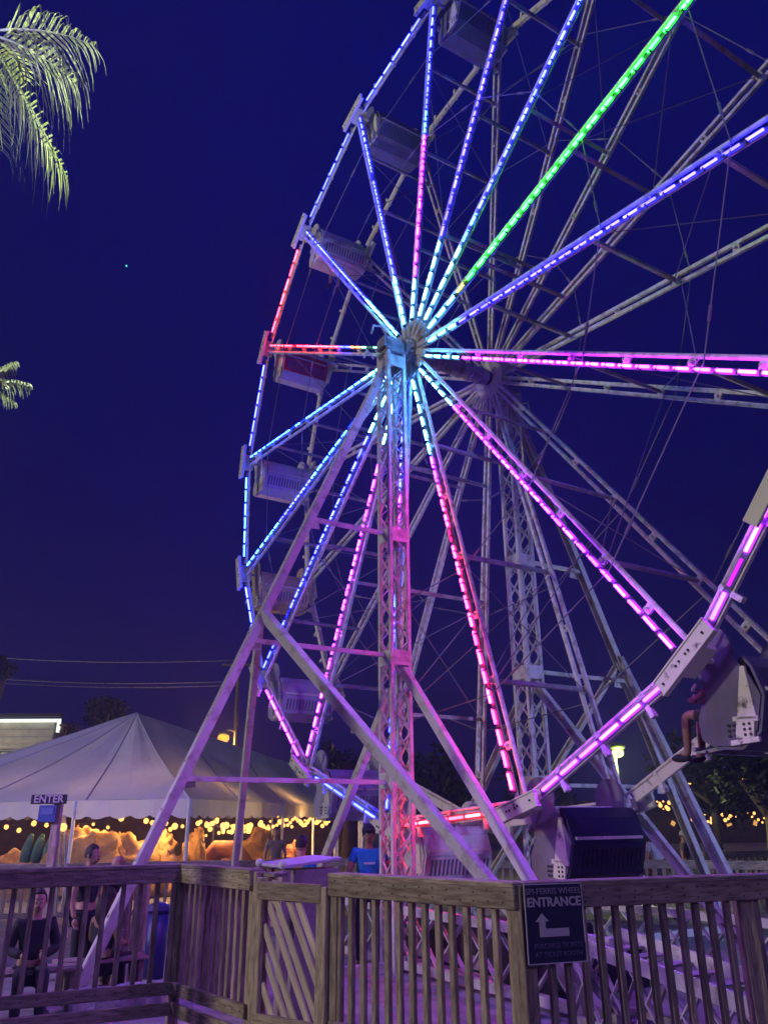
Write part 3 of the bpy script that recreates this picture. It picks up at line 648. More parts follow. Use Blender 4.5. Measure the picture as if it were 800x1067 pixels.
x = MB(); x.beam((-.085, -.15, .014), (.085, -.15, .014), .004, .09, (0, 1, 0)); x.build('notice_panel', mat('pale_blue_panel', (.16, .22, .45), .5, 0, (.08, .12, .3), 60), et, Mw=Fm)
# ------------------------------------------------------------------ yard behind the railing
pcs = at(124, 960, 11.2); wp = thing('wooden_booth_wall', (pcs.x, pcs.y, 0), 'upright brown plank screen behind the left railing beside the bin', 'screen')
for i, px in enumerate((119, 127, 137, 145)):
    q = at(px, 1012, 11.0 + i * .05); q.z = 0; board('plank', q, q + Z * 1.28, .07, .11, M['wood'] if i != 1 else M['wood_dark_shaded'], wp, (0, 1, 0))
board('cross_board', at(96, 1000, 11.1) , at(150, 996, 11.1), .04, .12, M['wood_dark_shaded'], wp)
q = at(160, 1010, 11.6); q.z = 0; bn = thing('waste_bin', q, 'dark blue round waste bin beside the upright planks', 'bin')
x = MB(); x.tube(q + Z * .02, q + Z * .78, .13, .15, 20); x.build('body', M['blue_plastic'], bn, True); x = MB(); x.tube(q + Z * .78, q + Z * .83, .17, n=20); x.ball(q + Z * .83, .15, 20, 6, (1, 1, .45)); x.build('lid', M['blue_plastic'], bn, True)
for i, (px, py, w_) in enumerate(((88, 1022, .30), (112, 1024, .34), (136, 1021, .32), (158, 1018, .34))):
    q = at(px, py, 9.4 + i * .12); q.z = .14; x = MB(); x.beam(q - NN * w_ / 2, q + NN * w_ / 2, .34, .26)
    me = x.build('limestone_block', M['stone'], bevel=.03)
    sb = me.modifiers.new('s', 'SUBSURF'); sb.subdivision_type = 'SIMPLE'; sb.levels = 3; sb.render_levels = 3
    tx = bpy.data.textures.new('n', 'CLOUDS'); tx.noise_scale = .12; dm = me.modifiers.new('d', 'DISPLACE'); dm.texture = tx; dm.strength = .05; dm.texture_coords = 'GLOBAL'
    tag(me, ['leftmost rough white limestone block on the ground behind the left railing', 'second rough white limestone block from the left', 'third rough white limestone block from the left', 'rightmost rough white limestone block, next to the blue bin'][i], 'stone block', 'limestone blocks in a row')
# ground curb lit strip
# benches for the seated people
def bench(px, py, Y, label):
    q = at(px, py, Y); q.z = 0; t = thing('wooden_bench', q, label, 'bench'); 
    for i in range(3): board('seat_plank', q + NN * -.5 + E * (-.14 + i * .14) + Z * .42, q + NN * .5 + E * (-.14 + i * .14) + Z * .42, .12, .035, M['wood_dark_shaded'], t)
    for sx_ in (-.42, .42): board('leg', q + NN * sx_ + Z * .0, q + NN * sx_ + Z * .40, .3, .06, M['wood_dark_shaded'], t, NN)
    return q
b1 = bench(32, 1005, 9.6, 'low dark bench at the left edge under the person with a phone')
person(V((b1.x, b1.y, -.05)) , math.radians(25), 1.66, 'seated person in black and white jacket holding a phone behind the left railing', M['skin'], M['black'], M['black'], M['hair'], 'sit', None, 'long', arms='lap')
b2 = bench(106, 1000, 10.3, 'low bench in front of the upright plank screen')
person(V((b2.x, b2.y, -.05)), math.radians(150), 1.6, 'seated person with long dark hair and bare arms, seen from behind near the planks', M['skin_dark'], M['black'], M['black'], M['hair'], 'sit', None, 'none', arms='lap', longhair=True)
q = at(97, 880, 10.6); person((q.x, q.y, 0), math.radians(70), 1.60, 'person with short dark hair and dark shirt standing behind the left railing', M['skin'], M['black'], M['black'], M['hair'], 'stand')
q = at(123, 893, 10.9); person((q.x, q.y, 0), math.radians(120), 1.47, 'bald light-skinned person beside the dark haired one behind the left railing', M['skin'], M['black'], M['khaki'], None, 'stand')
q = at(384, 870, 12.2); person((q.x, q.y, 0), math.radians(5), 1.80, 'man in bright blue printed t-shirt and cap standing left of the magenta tower', M['skin_dark'], M['blue_shirt'], M['black'], M['hair'], 'stand', mark=True, arms='rail', cap=M['black'])
q = at(314, 880, 11.9); person((q.x, q.y, 0), math.radians(160), 1.66, 'dark haired person in blue shirt behind the operator cabinet', M['skin'], M['blue_shirt'], M['black'], M['hair'], 'stand')
q = at(668, 870, 19); person((q.x, q.y, 0), math.radians(-10), 1.84, 'tall man in olive shirt and khaki trousers at the rear railing', M['skin_dark'], M['olive'], M['khaki'], M['hair'], 'stand', arms='down', cap=M['khaki'])
q = at(682, 870, 18.6); person((q.x, q.y, 0), math.radians(10), 1.64, 'woman in white top standing right beside the man in olive', M['skin'], M['whitecloth'], M['whitecloth'], M['hair'], 'stand', longhair=True)
q = at(712, 878, 20.5); person((q.x, q.y, 0), math.radians(60), 1.55, 'person with pale hat right of the couple at the rear railing', M['skin'], M['khaki'], M['black'], M['hair'], 'stand', cap=M['whitecloth'])
q = at(288, 862, 21); person((q.x, q.y, 0), math.radians(10), 1.7, 'person in dark clothes by the tent behind the operator cabinet', M['skin_dark'], M['khaki'], M['black'], M['hair'], 'stand')
# rider whose bare leg dangles from the nearest gondola
gb = J(10) + NN * (WD / 2); rd = gb - NN * .34 + Z * -.98 - E * .14 - NN * .02
person((rd.x, rd.y, rd.z), math.radians(211.6), 1.70, 'rider seated in the nearest gondola with a bare lower leg dangling', M['skin_dark'], M['black'], M['black'], M['hair'], 'sit', None, 'short', arms='lap', shorts=True)
gb = J(2) + NN * (WD / 2); rd = gb + NN * .2 + Z * -.98
person((rd.x, rd.y, rd.z), math.radians(211.6), 1.70, 'rider with tan skin seated in the pale lilac gondola high on the left', M['skin'], M['black'], M['black'], M['hair'], 'sit', None, 'short', arms='lap', shorts=True)
# operator cabinet
q0 = at(312, 905, 9.3); q0.z = 0; cb = thing('operator_cabinet', q0, 'wooden operator cabinet with pale violet lit top behind the gate', 'cabinet')
zt = 1.43; cx = E * .34; cy = NN * .33
x = MB(); x.prism([q0 - cx - cy + Z * zt, q0 + cx - cy + Z * zt, q0 + cx + cy + Z * (zt + .06), q0 - cx + cy + Z * (zt + .06)], Z * .03); x.build('top', M['violet_top'], cb, bevel=.005)
x = MB(); x.prism([q0 - cx * .1 - cy * .6 , q0 + cx * .95 - cy * .6, q0 + cx * .95 + cy * .95, q0 - cx * .1 + cy * .95], Z * (zt - .02)); x.build('body', M['box'], cb)
for a, b_ in ((-.9, -.95), (.9, -.95)): p = q0 + cx * a + cy * b_; board('post', p, p + Z * (zt - .02), .10, .10, M['wood_dark_shaded'], cb, E)
for a in (.95, 1.25): board('shelf_board', q0 - cx - cy * 1.05 + Z * a, q0 + cx - cy * 1.05 + Z * a, .04, .13, M['wood_dark_shaded'], cb)
for a in (-.85, .9): x = MB(); x.ball(q0 + cx * a - cy * 1.02 + Z * (zt + .03), .045, 12, 8); x.build('knob', M['white'], cb, True)
# loading platform with rails
lp = thing('loading_platform', (1.2, 10.2, 0), 'low dark platform below the bottom gondola behind the railing', 'platform')
pc0 = C + rad(8) * 0; b0 = V((C.x, C.y, 0)) + NN * .9
x = MB(); x.prism([b0 - E * 1.6 - NN * .55, b0 + E * 2.6 - NN * .55, b0 + E * 2.6 + NN * .55, b0 - E * 1.6 + NN * .55], Z * .42); x.build('deck', M['dark'], lp)
x = MB()
for i in range(7): p = b0 + E * (-1.4 + i * .62) - NN * .56; x.beam(p + Z * .12, p + Z * .12 + E * .4, .02, .16)
x.build('skirt_panels', M['steel_dull'], lp)
# drive motor and queue rails under the wheel
dm_ = thing('drive_unit', (1.0, 9.6, 0), 'dark metal drive motor with small indicator lights under the wheel', 'motor'); p = V((C.x, C.y, 0)) + E * 2.3 + NN * .1
x = MB(); x.prism([p - E * .55 - NN * .3, p + E * .55 - NN * .3, p + E * .55 + NN * .3, p - E * .55 + NN * .3], Z * .78); x.build('housing', M['dark'], dm_, bevel=.03)
x = MB(); x.tube(p + Z * .95 - NN * .3, p + Z * .95 + NN * .3, .22, n=20); x.tube(p + Z * .9 + E * .35 - NN * .1, p + Z * .9 + E * .35 + NN * .1, .16, n=16); x.build('drive_wheel', M['dark'], dm_)
x = MB()
for i in range(5): x.ball(p - NN * .31 + E * (-.42 + i * .2) + Z * .7, .014, 8, 6)
x.build('indicator_lights', emis('violet_led', (.6, .4, 1), 5), dm_)
# rear / perimeter fences
def far_fence(p, q, label, mt, pitch=.16, top=1.07):
    L = (q - p).length; n_ = min(95, int(L / pitch))
    return railing(p, q, label, mt, n_, (1, 1), z0=.08, top=top, low=False, grp='perimeter railing sections', base=0, bw=.06, tname='perimeter_railing', thick=.05)
far_fence(at(-10, 890, 17.2) * V((1, 1, 0)) if False else V((at(-20, 889, 17.5).x, 17.5, 0)), V((at(262, 889, 18.5).x, 18.5, 0)), 'perimeter railing in front of the tent, left stretch', M['wood'])
far_fence(V((at(262, 889, 18.5).x, 18.5, 0)), V((at(420, 889, 19).x, 19, 0)), 'perimeter railing behind the man in the blue shirt', M['wood'])
far_fence(V((at(470, 889, 17.5).x, 17.5, 0)), V((at(648, 889, 17.8).x, 17.8, 0)), 'perimeter railing behind the bottom of the wheel', M['wood'])
far_fence(V((at(652, 892, 17.8).x, 17.4, 0)), V((at(760, 892, 16.6).x + 1, 16.4, 0)), 'perimeter railing in front of the couple at the right', M['wood'])
far_fence(V((at(730, 883, 21).x, 21, 0)), V((at(830, 883, 21).x, 21.4, 0)), 'farther perimeter railing at the right edge', M['wood'])
# ------------------------------------------------------------------ tents
def tent(P0, a, b_, peak, ze, label, drop=.36, cap_=True):
    """P0 near corner, a/b_ edge vectors, peak height"""
    t = thing('party_tent', (P0.x, P0.y, 0), label, 'tent')
    cn = [P0, P0 + a, P0 + a + b_, P0 + b_]; cen = P0 + a / 2 + b_ / 2; x = MB(); n_ = 10
    for i in range(4):
        p, q = cn[i], cn[(i + 1) % 4]; rows = []
        for r_ in range(n_ + 1):
            f = r_ / n_; row = []
            for c_ in range(n_ + 1):
                g_ = c_ / n_; e_ = p.lerp(q, g_); w_ = e_.lerp(cen, f)
                zz = ze + (peak - ze) * (f ** 1.12) - .12 * math.sin(math.pi * f) * math.sin(math.pi * g_)
                row.append(V((w_.x, w_.y, zz)))
            rows.append(row)
        for r_ in range(n_):
            for c_ in range(n_):
                if r_ == n_ - 1: x.poly([rows[r_][c_], rows[r_][c_ + 1], rows[r_ + 1][c_]])
                else: x.poly([rows[r_][c_], rows[r_][c_ + 1], rows[r_ + 1][c_ + 1], rows[r_ + 1][c_]])
    x.build('roof', M['tent'], t, True)
    for c_ in cn: x = MB(); x.path([V((c_.x, c_.y, 0)).lerp(V((cen.x, cen.y, 0)), f / 10) + Z * (ze + (peak - ze) * ((f / 10) ** 1.12) + .01) for f in range(11)], .022, 5); x.build('seam', M['tent_seam'], t)
    for i in range(4):
        p, q = cn[i], cn[(i + 1) % 4]; L = (q - p).length; m_ = int(L / .12); x = MB(); nn_ = (q - p).normalized().cross(Z)
        for j_ in range(m_):
            def pt_(s_, lo):
                f = s_ / m_; o_ = p.lerp(q, f) + nn_ * .02 * math.sin(f * L * 3.1); sc__ = abs(math.sin(f * L * math.pi / .62))
                return V((o_.x, o_.y, ze - (drop + .10 * sc__ if lo else 0)))
            x.poly([pt_(j_, 0), pt_(j_ + 1, 0), pt_(j_ + 1, 1), pt_(j_, 1)])
        x.build('valance', M['tent'], t, True)
    for c_ in cn: x = MB(); x.tube((c_.x, c_.y, 0), (c_.x, c_.y, ze), .045, n=10); x.build('pole', M['white'], t)
    for i in (0, 3, 1):
        p, q = cn[i], cn[(i + 1) % 4]
        for f in (.33, .66):
            c_ = p.lerp(q, f); x = MB(); x.tube((c_.x, c_.y, 0), (c_.x, c_.y, ze), .04, n=8); x.build('pole', M['white'], t)
    x = MB(); x.ball((cen.x, cen.y, peak), .16, 10, 6, (1, 1, .5)); x.build('crown_cap', M['tent'], t, True)
    return cn
P0 = V((at(197, 845, 20.5).x, 20.5, 0)); PR = V((at(352, 850, 35).x, 35, 0)); R0_ = at(143, 743, 27.6); R1_ = at(326, 803, 39); PL = V((-17.5, 25, 0)); PB = V((-14, 44, 0))
def hip_tent(cn, R0, R1, ze, label, drop=.36):
    t = thing('party_tent', (cn[1].x, cn[1].y, 0), label, 'tent'); x = MB(); SM = []; n_ = 14
    PL, P0, PR, PB = cn
    for a, b_, c_, d_ in ((PL, P0, R0, R0), (P0, PR, R1, R0), (PR, PB, R1, R1), (PB, PL, R0, R1)):
        nn = 22; g = []
        for i in range(n_ + 1):
            f = i / n_; row = []
            for j in range(nn + 1):
                h = j / nn; e_ = a.lerp(b_, h); e_ = V((e_.x, e_.y, ze)); tp_ = d_.lerp(c_, h); p = e_.lerp(tp_, f)
                sag = .42 * math.sin(math.pi * f) ** 1.0 * (f ** .3) * (.55 + .45 * math.cos(2 * math.pi * h * 4)) * .55 + .10 * math.sin(math.pi * f)
                p.z += -sag * .6 + .03 * noise.noise(p * .8); row.append(p)
            g.append(row)
        for i in range(n_):
            for j in range(nn): x.poly([g[i][j], g[i][j + 1], g[i + 1][j + 1], g[i + 1][j]])
        for j in (0, 5, 11, 17):
            sm = MB(); sm.path([g[i][j] + Z * .01 for i in range(n_ + 1)], .022, 5); SM.append(sm)
    x.build('roof', M['tent'], t, True); [q_.build('seam', M['tent_seam'], t) for q_ in SM]
    for i in range(4):
        p, q = cn[i], cn[(i + 1) % 4]; L = (q - p).length; m_ = int(L / .12); x = MB(); nn_ = (q - p).normalized().cross(Z)
        for j_ in range(m_):
            def pt_(s_, lo):
                f = s_ / m_; o_ = p.lerp(q, f) + nn_ * (.03 * math.sin(f * L * 3.1) + .02 * math.sin(f * L * 7.7)); return V((o_.x, o_.y, ze - (drop + .09 * abs(math.sin(f * L * math.pi / .62)) if lo else 0)))
            x.poly([pt_(j_, 0), pt_(j_ + 1, 0), pt_(j_ + 1, 1), pt_(j_, 1)])
        x.build('valance', M['tent'], t, True)
        for f in (0, .25, .5, .75): c_ = p.lerp(q, f); x = MB(); x.tube((c_.x, c_.y, 0), (c_.x, c_.y, ze), .045, n=10); x.build('pole', M['white'], t)
hip_tent([PL, P0, PR, PB], R0_, R1_, 2.38, 'large white peaked party tent behind the splayed leg, sand sculptures under it')
cnD = tent(V((at(432, 850, 26).x, 26, 0)), V((-.2, 3, 0)), V((-2.4, -.2, 0)), 3.7, 2.5, 'small pale grey tent behind the blue shirt man', .3)
# string lights under the eaves
def string(p, q, n_, label, sag=.12, z=2.0):
    t = thing('string_lights', (p.x, p.y, z), label, 'string lights', 'warm string lights'); x = MB(); pts = []
    for i in range(n_ * 2 + 1): f = i / (n_ * 2); b_ = p.lerp(q, f); pts.append(V((b_.x, b_.y, z - sag * abs(math.sin(f * math.pi * 4)))))
    x.path(pts, .008, 4); x.build('cord', M['dark'], t)
    first = None
    for i in range(n_):
        c_ = pts[2 * i + 1] + V((ru(-.05, .05), ru(-.3, .3), ru(-.2, .12)))
        if first is None: x = MB(); x.ball((0, 0, 0), .068, 8, 6); first = x.build('bulb', M['bulb'], t, True, Mw=Matrix.Translation(c_)); first_i = first
        else:
            b_ = first.copy(); COL.objects.link(b_); b_.parent = t; b_.matrix_parent_inverse = first.matrix_parent_inverse.copy(); s_ = ru(.5, 1.35); b_.matrix_basis = Matrix.Translation(c_) @ Matrix.Scale(s_, 4)
def g2(px, Y): return V((at(px, 860, Y).x, Y, 0))
string(g2(150, 22), g2(192, 21.6), 7, 'warm bulb string under the tent edge behind the long leg', z=1.9)
string(g2(208, 24.4), g2(262, 26.6), 34, 'dense glowing cluster of warm bulbs under the middle of the tent', .2, z=1.86)
string(g2(270, 27.5), g2(343, 34), 44, 'warm bulb string at the right end of the tent', .15, z=1.95)
string(g2(-4, 24.6), g2(140, 22.2), 9, 'sparse warm bulb string under the left part of the tent', .1, z=1.9)
for px, Y, zz, en in ((225, 25, 1.95, 420), (300, 30, 1.95, 520), (165, 22.8, 1.95, 230), (95, 23, 1.98, 170), (20, 24.4, 1.98, 190)):
    p = at(px, 860, Y); point('tent_lamp', (p.x, p.y, zz), en, (1, .54, .18), .12)
bw = MB(); p, q = g2(-60, 36), g2(380, 42); bw.beam(p + Z * 1.2, q + Z * 1.2, .2, 2.4); tag(bw.build('backdrop_wall', M['wall_dark']), 'dark brown wall across the back of the tent', 'wall')
# sand sculptures
def sculpture(px, py, Y, parts, label, mt, cat='sand sculpture', name='sand_sculpture', amp=.34):
    q = at(px, py, Y); q.z = 0; x = MB()
    for (dx, dy, z_, r_, sq) in parts: x.ball(q + V((dx, dy, z_)), r_, 40, 28, sq, amp, 2.6, seed=px + dx * 3 + z_)
    o = x.build(name, mt, smooth=True); tag(o, label, cat, 'sand sculptures under the tents' if name == 'sand_sculpture' else None); return o
sculpture(95, 878, 22.8, [(0, 0, .5, .9, (1.5, .7, 1.15)), (-.9, .2, .3, .7, (1.2, .7, 1.2)), (.9, .1, .5, .7, (1.3, .7, 1.5))], 'broad tan sand wall sculpture behind the ENTER sign', M['sand'])
sculpture(30, 883, 23.4, [(0, 0, .2, .8, (1.5, .8, 1.1)), (.9, .1, .2, .7, (1, .8, 1.3))], 'rounded tan sand mound at the left edge under the green cactus shapes', M['sand'])
sculpture(70, 876, 22.9, [(-.1, .8, .8, .55, (.7, .6, 1.6)), (-.5, .9, .3, .5, (.8, .6, 1.6))], 'red brown leaning sand form beside the ENTER post', M['sand_red'])
sculpture(168, 872, 23.5, [(0, 0, .5, .62, (.8, .7, 1.5)), (-.6, 0, .2, .5, (1, .7, 1.4)), (.5, 0, .2, .5, (1, .7, 1.2)), (.1, 0, 1.2, .34, (.9, .8, 1.1))], 'tan humped sand sculpture just right of the long leg', M['sand'])
sculpture(203, 872, 24.4, [(0, 0, .7, .50, (.7, .7, 1.6)), (-.4, 0, .3, .4, (1, .7, 1.6)), (.1, 0, 1.35, .25, (.7, .8, 1.3))], 'tall pointed tan sand sculpture by the tent pole', M['sand'])
q = g2(236, 25.0); x = MB()
x.path([q + V((-.75, 0, -.1)), q + V((-.62, 0, .6)), q + V((-.2, 0, 1.1)), q + V((.3, 0, 1.1)), q + V((.62, 0, .6)), q + V((.75, 0, -.1))], [.32, .30, .27, .27, .3, .34], 16)
o = x.build('sand_sculpture', M['sand_red'], smooth=True); tag(o, 'red brown sand arch under the bulb cluster', 'sand sculpture', 'sand sculptures under the tents')
sculpture(268, 872, 27.5, [(0, 0, .4, .8, (1.25, .7, 1.1)), (.1, 0, 1.0, .5, (1, .7, 1.1)), (-.7, 0, .2, .6, (1, .7, 1.1))], 'large rounded tan sand sculpture behind the thin vertical brace', M['sand'])
sculpture(306, 878, 30.5, [(0, 0, .4, .5, (1, .7, 1.4)), (.5, 0, .2, .4, (1, .7, 1.2))], 'small dark tan sand form at the right end of the tent', M['sand_red'])
for i, px in enumerate((30, 41, 52)):
    q = at(px, 866, 22.6); x = MB(); p = V((q.x, q.y, .9)); x.path([p, p + V((.04, 0, .3)), p + V((.1, 0, .62))], [.13, .14, .07], 12); x.ball(p + V((.1, 0, .62)), .075, 10, 6)
    o = x.build('cactus_figure', M['green'], smooth=True); tag(o, ['leftmost of three green cactus figures under the left part of the tent', 'middle one of three green cactus figures under the left part of the tent', 'rightmost of three green cactus figures under the left part of the tent'][i], 'cactus', 'green cactus figures')
# tent ladder / easel
q = at(68, 880, 15.5); tl = thing('lamp_tripod', (q.x, q.y, 0), 'pale wooden tripod easel right of the ENTER post', 'tripod')
for a, b_ in ((62, 58), (66, 80), (64, 67)):
    p1 = at(a + 2, 850, 15.5); p0 = at(b_, 893, 15.5 + (a == 64) * .5); p0.z = 0; x = MB(); x.tube(p0, p1, .025, n=8); x.build('leg', M['plate'], tl)
x = MB(); x.ball(at(66, 862, 15.4), .07, 12, 8); x.build('lamp_head', M['bulb'], tl)
# ------------------------------------------------------------------ building at left with neon edge
q0, q1 = at(-60, 750, 44), at(57, 752, 44); bt = thing('flat_roofed_building', (q1.x, q1.y, 0), 'pale block building at left with glowing white roof edge', 'building')
x = MB(); x.prism([(q0.x - 12, 44, 0), (q1.x, 44, 0), (q1.x + .2, 56, 0), (q0.x - 12, 56, 0)], (0, 0, q1.z)); x.build('wall', M['bldg'], bt)
x = MB(); zr = q1.z
for i in range(18):
    z_ = zr * i / 18; x.beam((q0.x - 12, 43.985, z_), (q1.x, 43.985, z_), .03, .025)
x.build('block_courses', M['steel_dull'], bt)
x = MB(); a = V((q0.x - 12, 43.9, zr + .12)); b_ = V((q1.x + .3, 43.9, zr + .05)); x.beam(a, b_, .12, .16); x.beam(b_ + Z * .08, b_ - Z * .62, .16, .12, (0, 1, 0)); x.build('neon_edge', M['neon'], bt)
x = MB(); x.beam((q0.x - 12, 43.9, zr + .32), (q1.x + .4, 43.9, zr + .32), .5, .18); x.build('coping', M['dark'], bt)
x = MB()
zr2 = at(20, 783, 43.5).z
for dz in (0, .42): x.tube((q0.x - 2, 43.6, zr2 - dz), (q1.x - .6, 43.6, zr2 - dz), .03, n=6)
for i in range(9): p = q0.x - 2 + (q1.x - .6 - q0.x + 2) * i / 8; x.tube((p, 43.6, zr2 - .42), (p, 43.6, zr2), .03, n=6)
x.build('wall_rail', M['dark'], bt)
# ------------------------------------------------------------------ lamps, wires
def street_lamp(px, py, Y, mt, en, colr, label, arm=.6):
    q = at(px, py, Y); t = thing('street_lamp', (q.x + arm, q.y, 0), label, 'street lamp'); x = MB(); x.tube((q.x + arm, q.y, 0), (q.x + arm, q.y, q.z + .3), .09, .06, 10); x.path([(q.x + arm, q.y, q.z + .25), (q.x + arm * .5, q.y, q.z + .35), (q.x, q.y, q.z + .2)], .035, 8); x.build('pole', M['leaf_dark'], t)
    x = MB(); x.ball((q.x, q.y, q.z + .14), .26, 14, 8, (1, .8, .5)); x.build('lamp_hood', M['leaf_dark'], t, True)
    x = MB(); x.ball((q.x, q.y, q.z - .05), Y * .0072, 14, 9, (1, .9, .75)); x.build('lamp_globe', mt, t, True); point('lamp_light', (q.x, q.y - .35, q.z - .3), en, colr, .2)
street_lamp(233, 768, 42, M['amber'], 1600, (1, .5, .12), 'amber glowing street lamp above the right slope of the big tent')
street_lamp(643, 783, 26, M['mercury'], 600, (.85, 1, .3), 'yellow green glowing lamp behind the violet rim lights at lower right', -.1)
pz = at(249, 700, 46); up = thing('utility_pole', (pz.x, 46, 0), 'dark utility pole with crossarm behind the splayed leg', 'utility pole')
x = MB(); x.tube((pz.x, 46, 0), (pz.x, 46, at(249, 686, 46).z), .14, .10, 10); x.build('pole', M['trunk'], up); x = MB(); x.beam(pz + V((-1, 0, .4)), pz + V((1, 0, .4)), .12, .12); x.build('crossarm', M['trunk'], up)
for i, (ya, yb) in enumerate(((683, 688), (705, 710), (709, 714))):
    x = MB(); a, b_ = at(-40, ya, 46), at(249, yb, 46); pts = [a.lerp(b_, f / 12) - Z * .25 * math.sin(math.pi * f / 12) for f in range(13)]; x.path(pts, .022, 5)
    tag(x.build('utility_wire', M['steel_dull']), ['topmost thin utility wire across the left sky', 'middle thin utility wire across the left sky', 'lowest thin utility wire across the left sky'][i], 'wire', 'utility wires')
# waterfront lights at right
wf = thing('waterfront_building', (22, 62, 0), 'distant low lit waterfront building behind the right railing', 'building')
p, q = V((14, 62, 0)), V((40, 66, 0)); x = MB(); x.prism([p, q, q + V((0, 8, 0)), p + V((0, 8, 0))], Z * 2.6); x.build('wall', M['wall_dark'], wf)
x = MB(); x.prism([p + V((-.6, -.6, 2.6)), q + V((.6, -.6, 2.6)), q + V((.6, 8.6, 2.6)), p + V((-.6, 8.6, 2.6))], Z * .35); x.build('roof', M['wall_dark'], wf)
for i in range(11):
    a = p.lerp(q, (i + .25) / 12) - V((0, .06, 0)); x = MB(); wd_ = ru(.25, .8); x.beam(a + Z * ru(1.1, 1.5), a + Z * 1.3 + (q - p).normalized() * wd_, .03, ru(.15, .4)); x.build('window', M['window'], wf)
def far_string(p, q, n_, label, zz, jit=.4):
    t = thing('string_lights', p + Z * zz, label, 'string lights', 'distant waterfront string lights'); x = MB(); x.tube(p + Z * zz, q + Z * zz, .012, n=4); x.build('cord', M['dark'], t); first = None
    for i in range(n_):
        c_ = p.lerp(q, (i + rnd()) / n_) + Z * (zz + ru(-jit, jit))
        if first is None: x = MB(); x.ball((0, 0, 0), .11, 8, 6); first = x.build('bulb', M['bulb'], t, True, Mw=Matrix.Translation(c_))
        else: b_ = first.copy(); COL.objects.link(b_); b_.parent = t; b_.matrix_parent_inverse = first.matrix_parent_inverse.copy(); b_.matrix_basis = Matrix.Translation(c_) @ Matrix.Scale(ru(.4, 1.4), 4)
def gx(px, Y): return V((at(px, 855, Y).x, Y, 0))
far_string(gx(720, 55), gx(800, 55), 26, 'dense amber bulbs on the waterfront at the right edge', 1.75, .3)
far_string(gx(722, 58), gx(800, 58), 22, 'upper row of sparse amber bulbs above the waterfront lights', 4.0, .5)
far_string(gx(682, 57), gx(700, 57), 10, 'small amber bulb cluster left of the long blue leg', 2.6, .35)
far_string(gx(585, 60), gx(645, 60), 20, 'bulb row seen between the bottom gondola panels', 2.3, .25)
sh = MB(); p, q = gx(500, 70), gx(860, 70); sh.beam(p + Z * .8, q + Z * .8, 3, 1.6); tag(sh.build('seawall', M['wall_dark']), 'long dark seawall under the distant lights at right', 'wall')
# ------------------------------------------------------------------ trees
def crown(mb, c_, r_, n_, leaf, flat=.8):
    cl = [(c_ + V((ru(-1, 1), ru(-1, 1), ru(-flat, flat))) * r_ * .62, r_ * ru(.28, .5)) for _ in range(14)]
    for i in range(n_):
        cc, cr = random.choice(cl); d_ = V((random.gauss(0, 1), random.gauss(0, 1), random.gauss(0, 1))).normalized() * cr * (rnd() ** .4); p = cc + d_
        a = V((ru(-1, 1), ru(-1, 1), ru(-1, 1))).normalized() * leaf * ru(.6, 1.3); b_ = a.orthogonal().normalized() * leaf * .45
        mb.poly([p - a, p + b_, p + a, p - b_])
def tree(px, py, Y, r_, label, hgt=None, n_=1500):
    c_ = at(px, py, Y); t = thing('dark_tree', (c_.x, c_.y, 0), label, 'tree', 'dark trees behind the fairground'); x = MB()
    x.path([(c_.x, c_.y, 0), (c_.x + .1, c_.y, c_.z * .5), (c_.x, c_.y, c_.z)], [.22, .16, .08], 10)
    for i in range(5): a_ = i * 1.3; x.path([(c_.x, c_.y, c_.z * .6), c_ + V((math.cos(a_), math.sin(a_), ru(-.2, .4))) * r_ * .6], [.09, .03], 6)
    x.build('trunk', M['trunk'], t); x = MB(); crown(x, c_, r_, n_, r_ * .09); x.build('crown', M['leaf_dark'], t)
tree(450, 815, 34, 2.2, 'dark tree behind the lattice tower, left of the far tower'); tree(735, 800, 38, 3.0, 'dark tree behind the far tower leg at right', n_=1800)
tree(790, 800, 24, 1.6, 'dark leafy tree at the right edge below the nearest gondola', n_=2200); tree(560, 835, 44, 2.4, 'dark low tree behind the far tower base'); tree(360, 815, 40, 2.2, 'dark tree behind the wheel right of the tents')
# big palm at the upper left: drooping feather fronds
def feather_palm(c_, base, fronds, label, ls=1.0, wk=1.0, mt='leaf', jit=0):
    t = thing('palm_tree', base, label, 'palm tree'); x = MB(); b0 = V(base); x.path([b0, b0.lerp(c_, .35) + V((.15, 0, 0)), b0.lerp(c_, .7) + V((.1, 0, 0)), c_], [.26, .19, .17, .16], 14); x.build('trunk', M['trunk'], t)
    for (az, el, L, droop) in fronds:
        x = MB(); d_ = V((math.cos(az) * math.cos(el), math.sin(az) * math.cos(el), math.sin(el))); n_ = 14; pts = []
        for i in range(n_ + 1): f = i / n_; pts.append(c_ + d_ * L * f - Z * droop * L * f * f)
        x.path(pts, [.022 * (1 - .8 * i / n_) for i in range(n_ + 1)], 5)
        for i in range(3, n_ + 1):
            for k_ in range(2):
                f = (i - k_ / 3) / n_; p = c_ + d_ * L * f - Z * droop * L * f * f; tg = (d_ - Z * 2 * droop * f).normalized(); sd_ = tg.cross(Z).normalized(); LL = ls * .95 * math.sin(math.pi * min(1, .18 + f * .74)) * ru(.45, 1.25) + .12 * ls
                for sgn in (-1, 1):
                    q = p; w_ = ru(.008, .019) * wk; dr = (sd_ * sgn * .75 + tg * .55 + Z * .05).normalized(); prev = None
                    for s_ in range(5):
                        wv = tg * w_ * (1 - s_ / 4.6)
                        cur = (q - wv, q + wv)
                        if prev: x.poly([prev[0], prev[1], cur[1], cur[0]])
                        prev = cur; q = q + dr * LL / 4; dr = (dr - Z * ru(.5, 1.1) + V((ru(-.12, .12), ru(-.12, .12), 0))).normalized()
        x.build('frond', M[mt], t)
cp = at(-16, 34, 6.4)
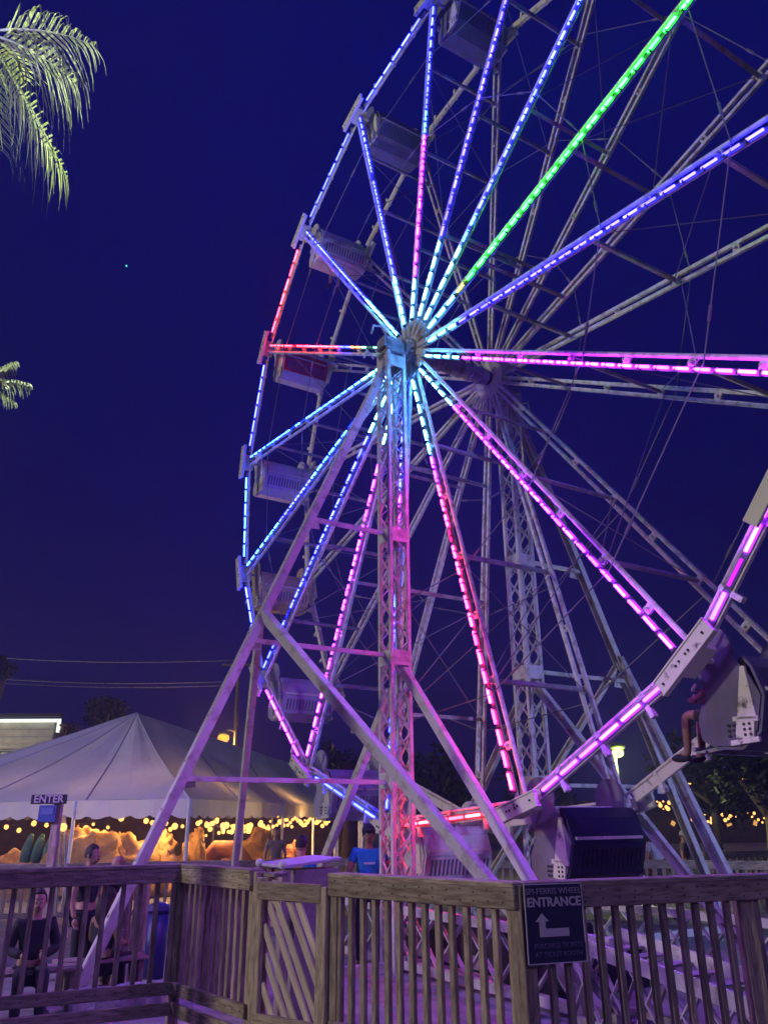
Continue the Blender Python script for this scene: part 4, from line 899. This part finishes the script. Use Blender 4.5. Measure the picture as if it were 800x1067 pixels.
feather_palm(cp, (cp.x - .4, cp.y, .0), [(.10, .38, 1.30, .42), (.35, .05, 1.0, .4), (-.02, -.98, 2.05, .15), (.4, -.90, 1.75, .18), (-.5, -1.15, 2.1, .12), (2.2, .3, 1.4, .4), (3.3, .3, 1.4, .4), (-2.2, .3, 1.4, .4), (1.6, .8, 1.4, .4), (3.9, -.2, 1.2, .4)], 'tall palm with drooping fronds at the upper left corner', .95)
cp2 = at(-20, 398, 8.5)
feather_palm(cp2, (cp2.x - .2, cp2.y, 0), [(.05, .75, .52, .12), (.1, .15, .58, .14), (-.1, -.45, .55, .12), (2.5, .3, .7, .3), (3.6, .2, .7, .3), (-1.7, .3, .7, .3)], 'smaller palm whose frond tips poke in at the left edge', .25)
spot('fill_palm', (-5.6, 4.6, 3.0), (cp.x + .4, cp.y, cp.z - 1.5), 9000, (.85, 1, .42), .32, .1)  # unseen lamp added to brighten the hanging fronds
spot('fill_palm_side', (-3.5, 2.0, 5.0), (cp.x + .5, cp.y, cp.z), 3200, (.50, .46, 1), .5, .1)  # added violet fill standing in for the wheel lights on the palm
spot('fill_palm_low', (-5.4, 6.0, 2.5), (cp2.x + .2, cp2.y, cp2.z), 2600, (.9, 1, .8), .5, .1)  # added fill to lift the smaller palm out of the dark
tree(111, 744, 46, 1.35, 'small feathery dark tree behind the left shoulder of the big tent', n_=1600)
tree(76, 766, 44, .9, 'low dark treetop at the end of the glowing roof edge', n_=900)
tree(-2, 695, 40, 1.0, 'dark treetop cut off by the left edge above the building', n_=1000)
# tiny green light high in the left sky
p = at(132, 277, 120); x = MB(); x.ball(p, .18, 10, 8); tag(x.build('drone_light', emis('green_beacon', (.1, .9, .6), 1.6), smooth=True), 'tiny green light point high in the left sky', 'light')
# ------------------------------------------------------------------ air: thin haze added round camera and fairground for glow round the lights
HAZE = True
if HAZE:
    x = MB(); x.beam((0, -20, 12.5), (0, 130, 12.5), 180, 27)
    hm = bpy.data.materials.new('haze'); hm.use_nodes = True; n = hm.node_tree.nodes; n.remove(n['Principled BSDF']); pv = n.new('ShaderNodeVolumePrincipled')
    pv.inputs['Color'].default_value = (.36, .33, .95, 1); pv.inputs['Density'].default_value = .0030; pv.inputs['Anisotropy'].default_value = .3  # blue tint put in so scattered lamp light veils the sky blue
    hm.node_tree.links.new(pv.outputs[0], n['Material Output'].inputs['Volume'])
    o = x.build('haze', hm); tag(o, 'thin haze added to give the lights a glow', kind='stuff')
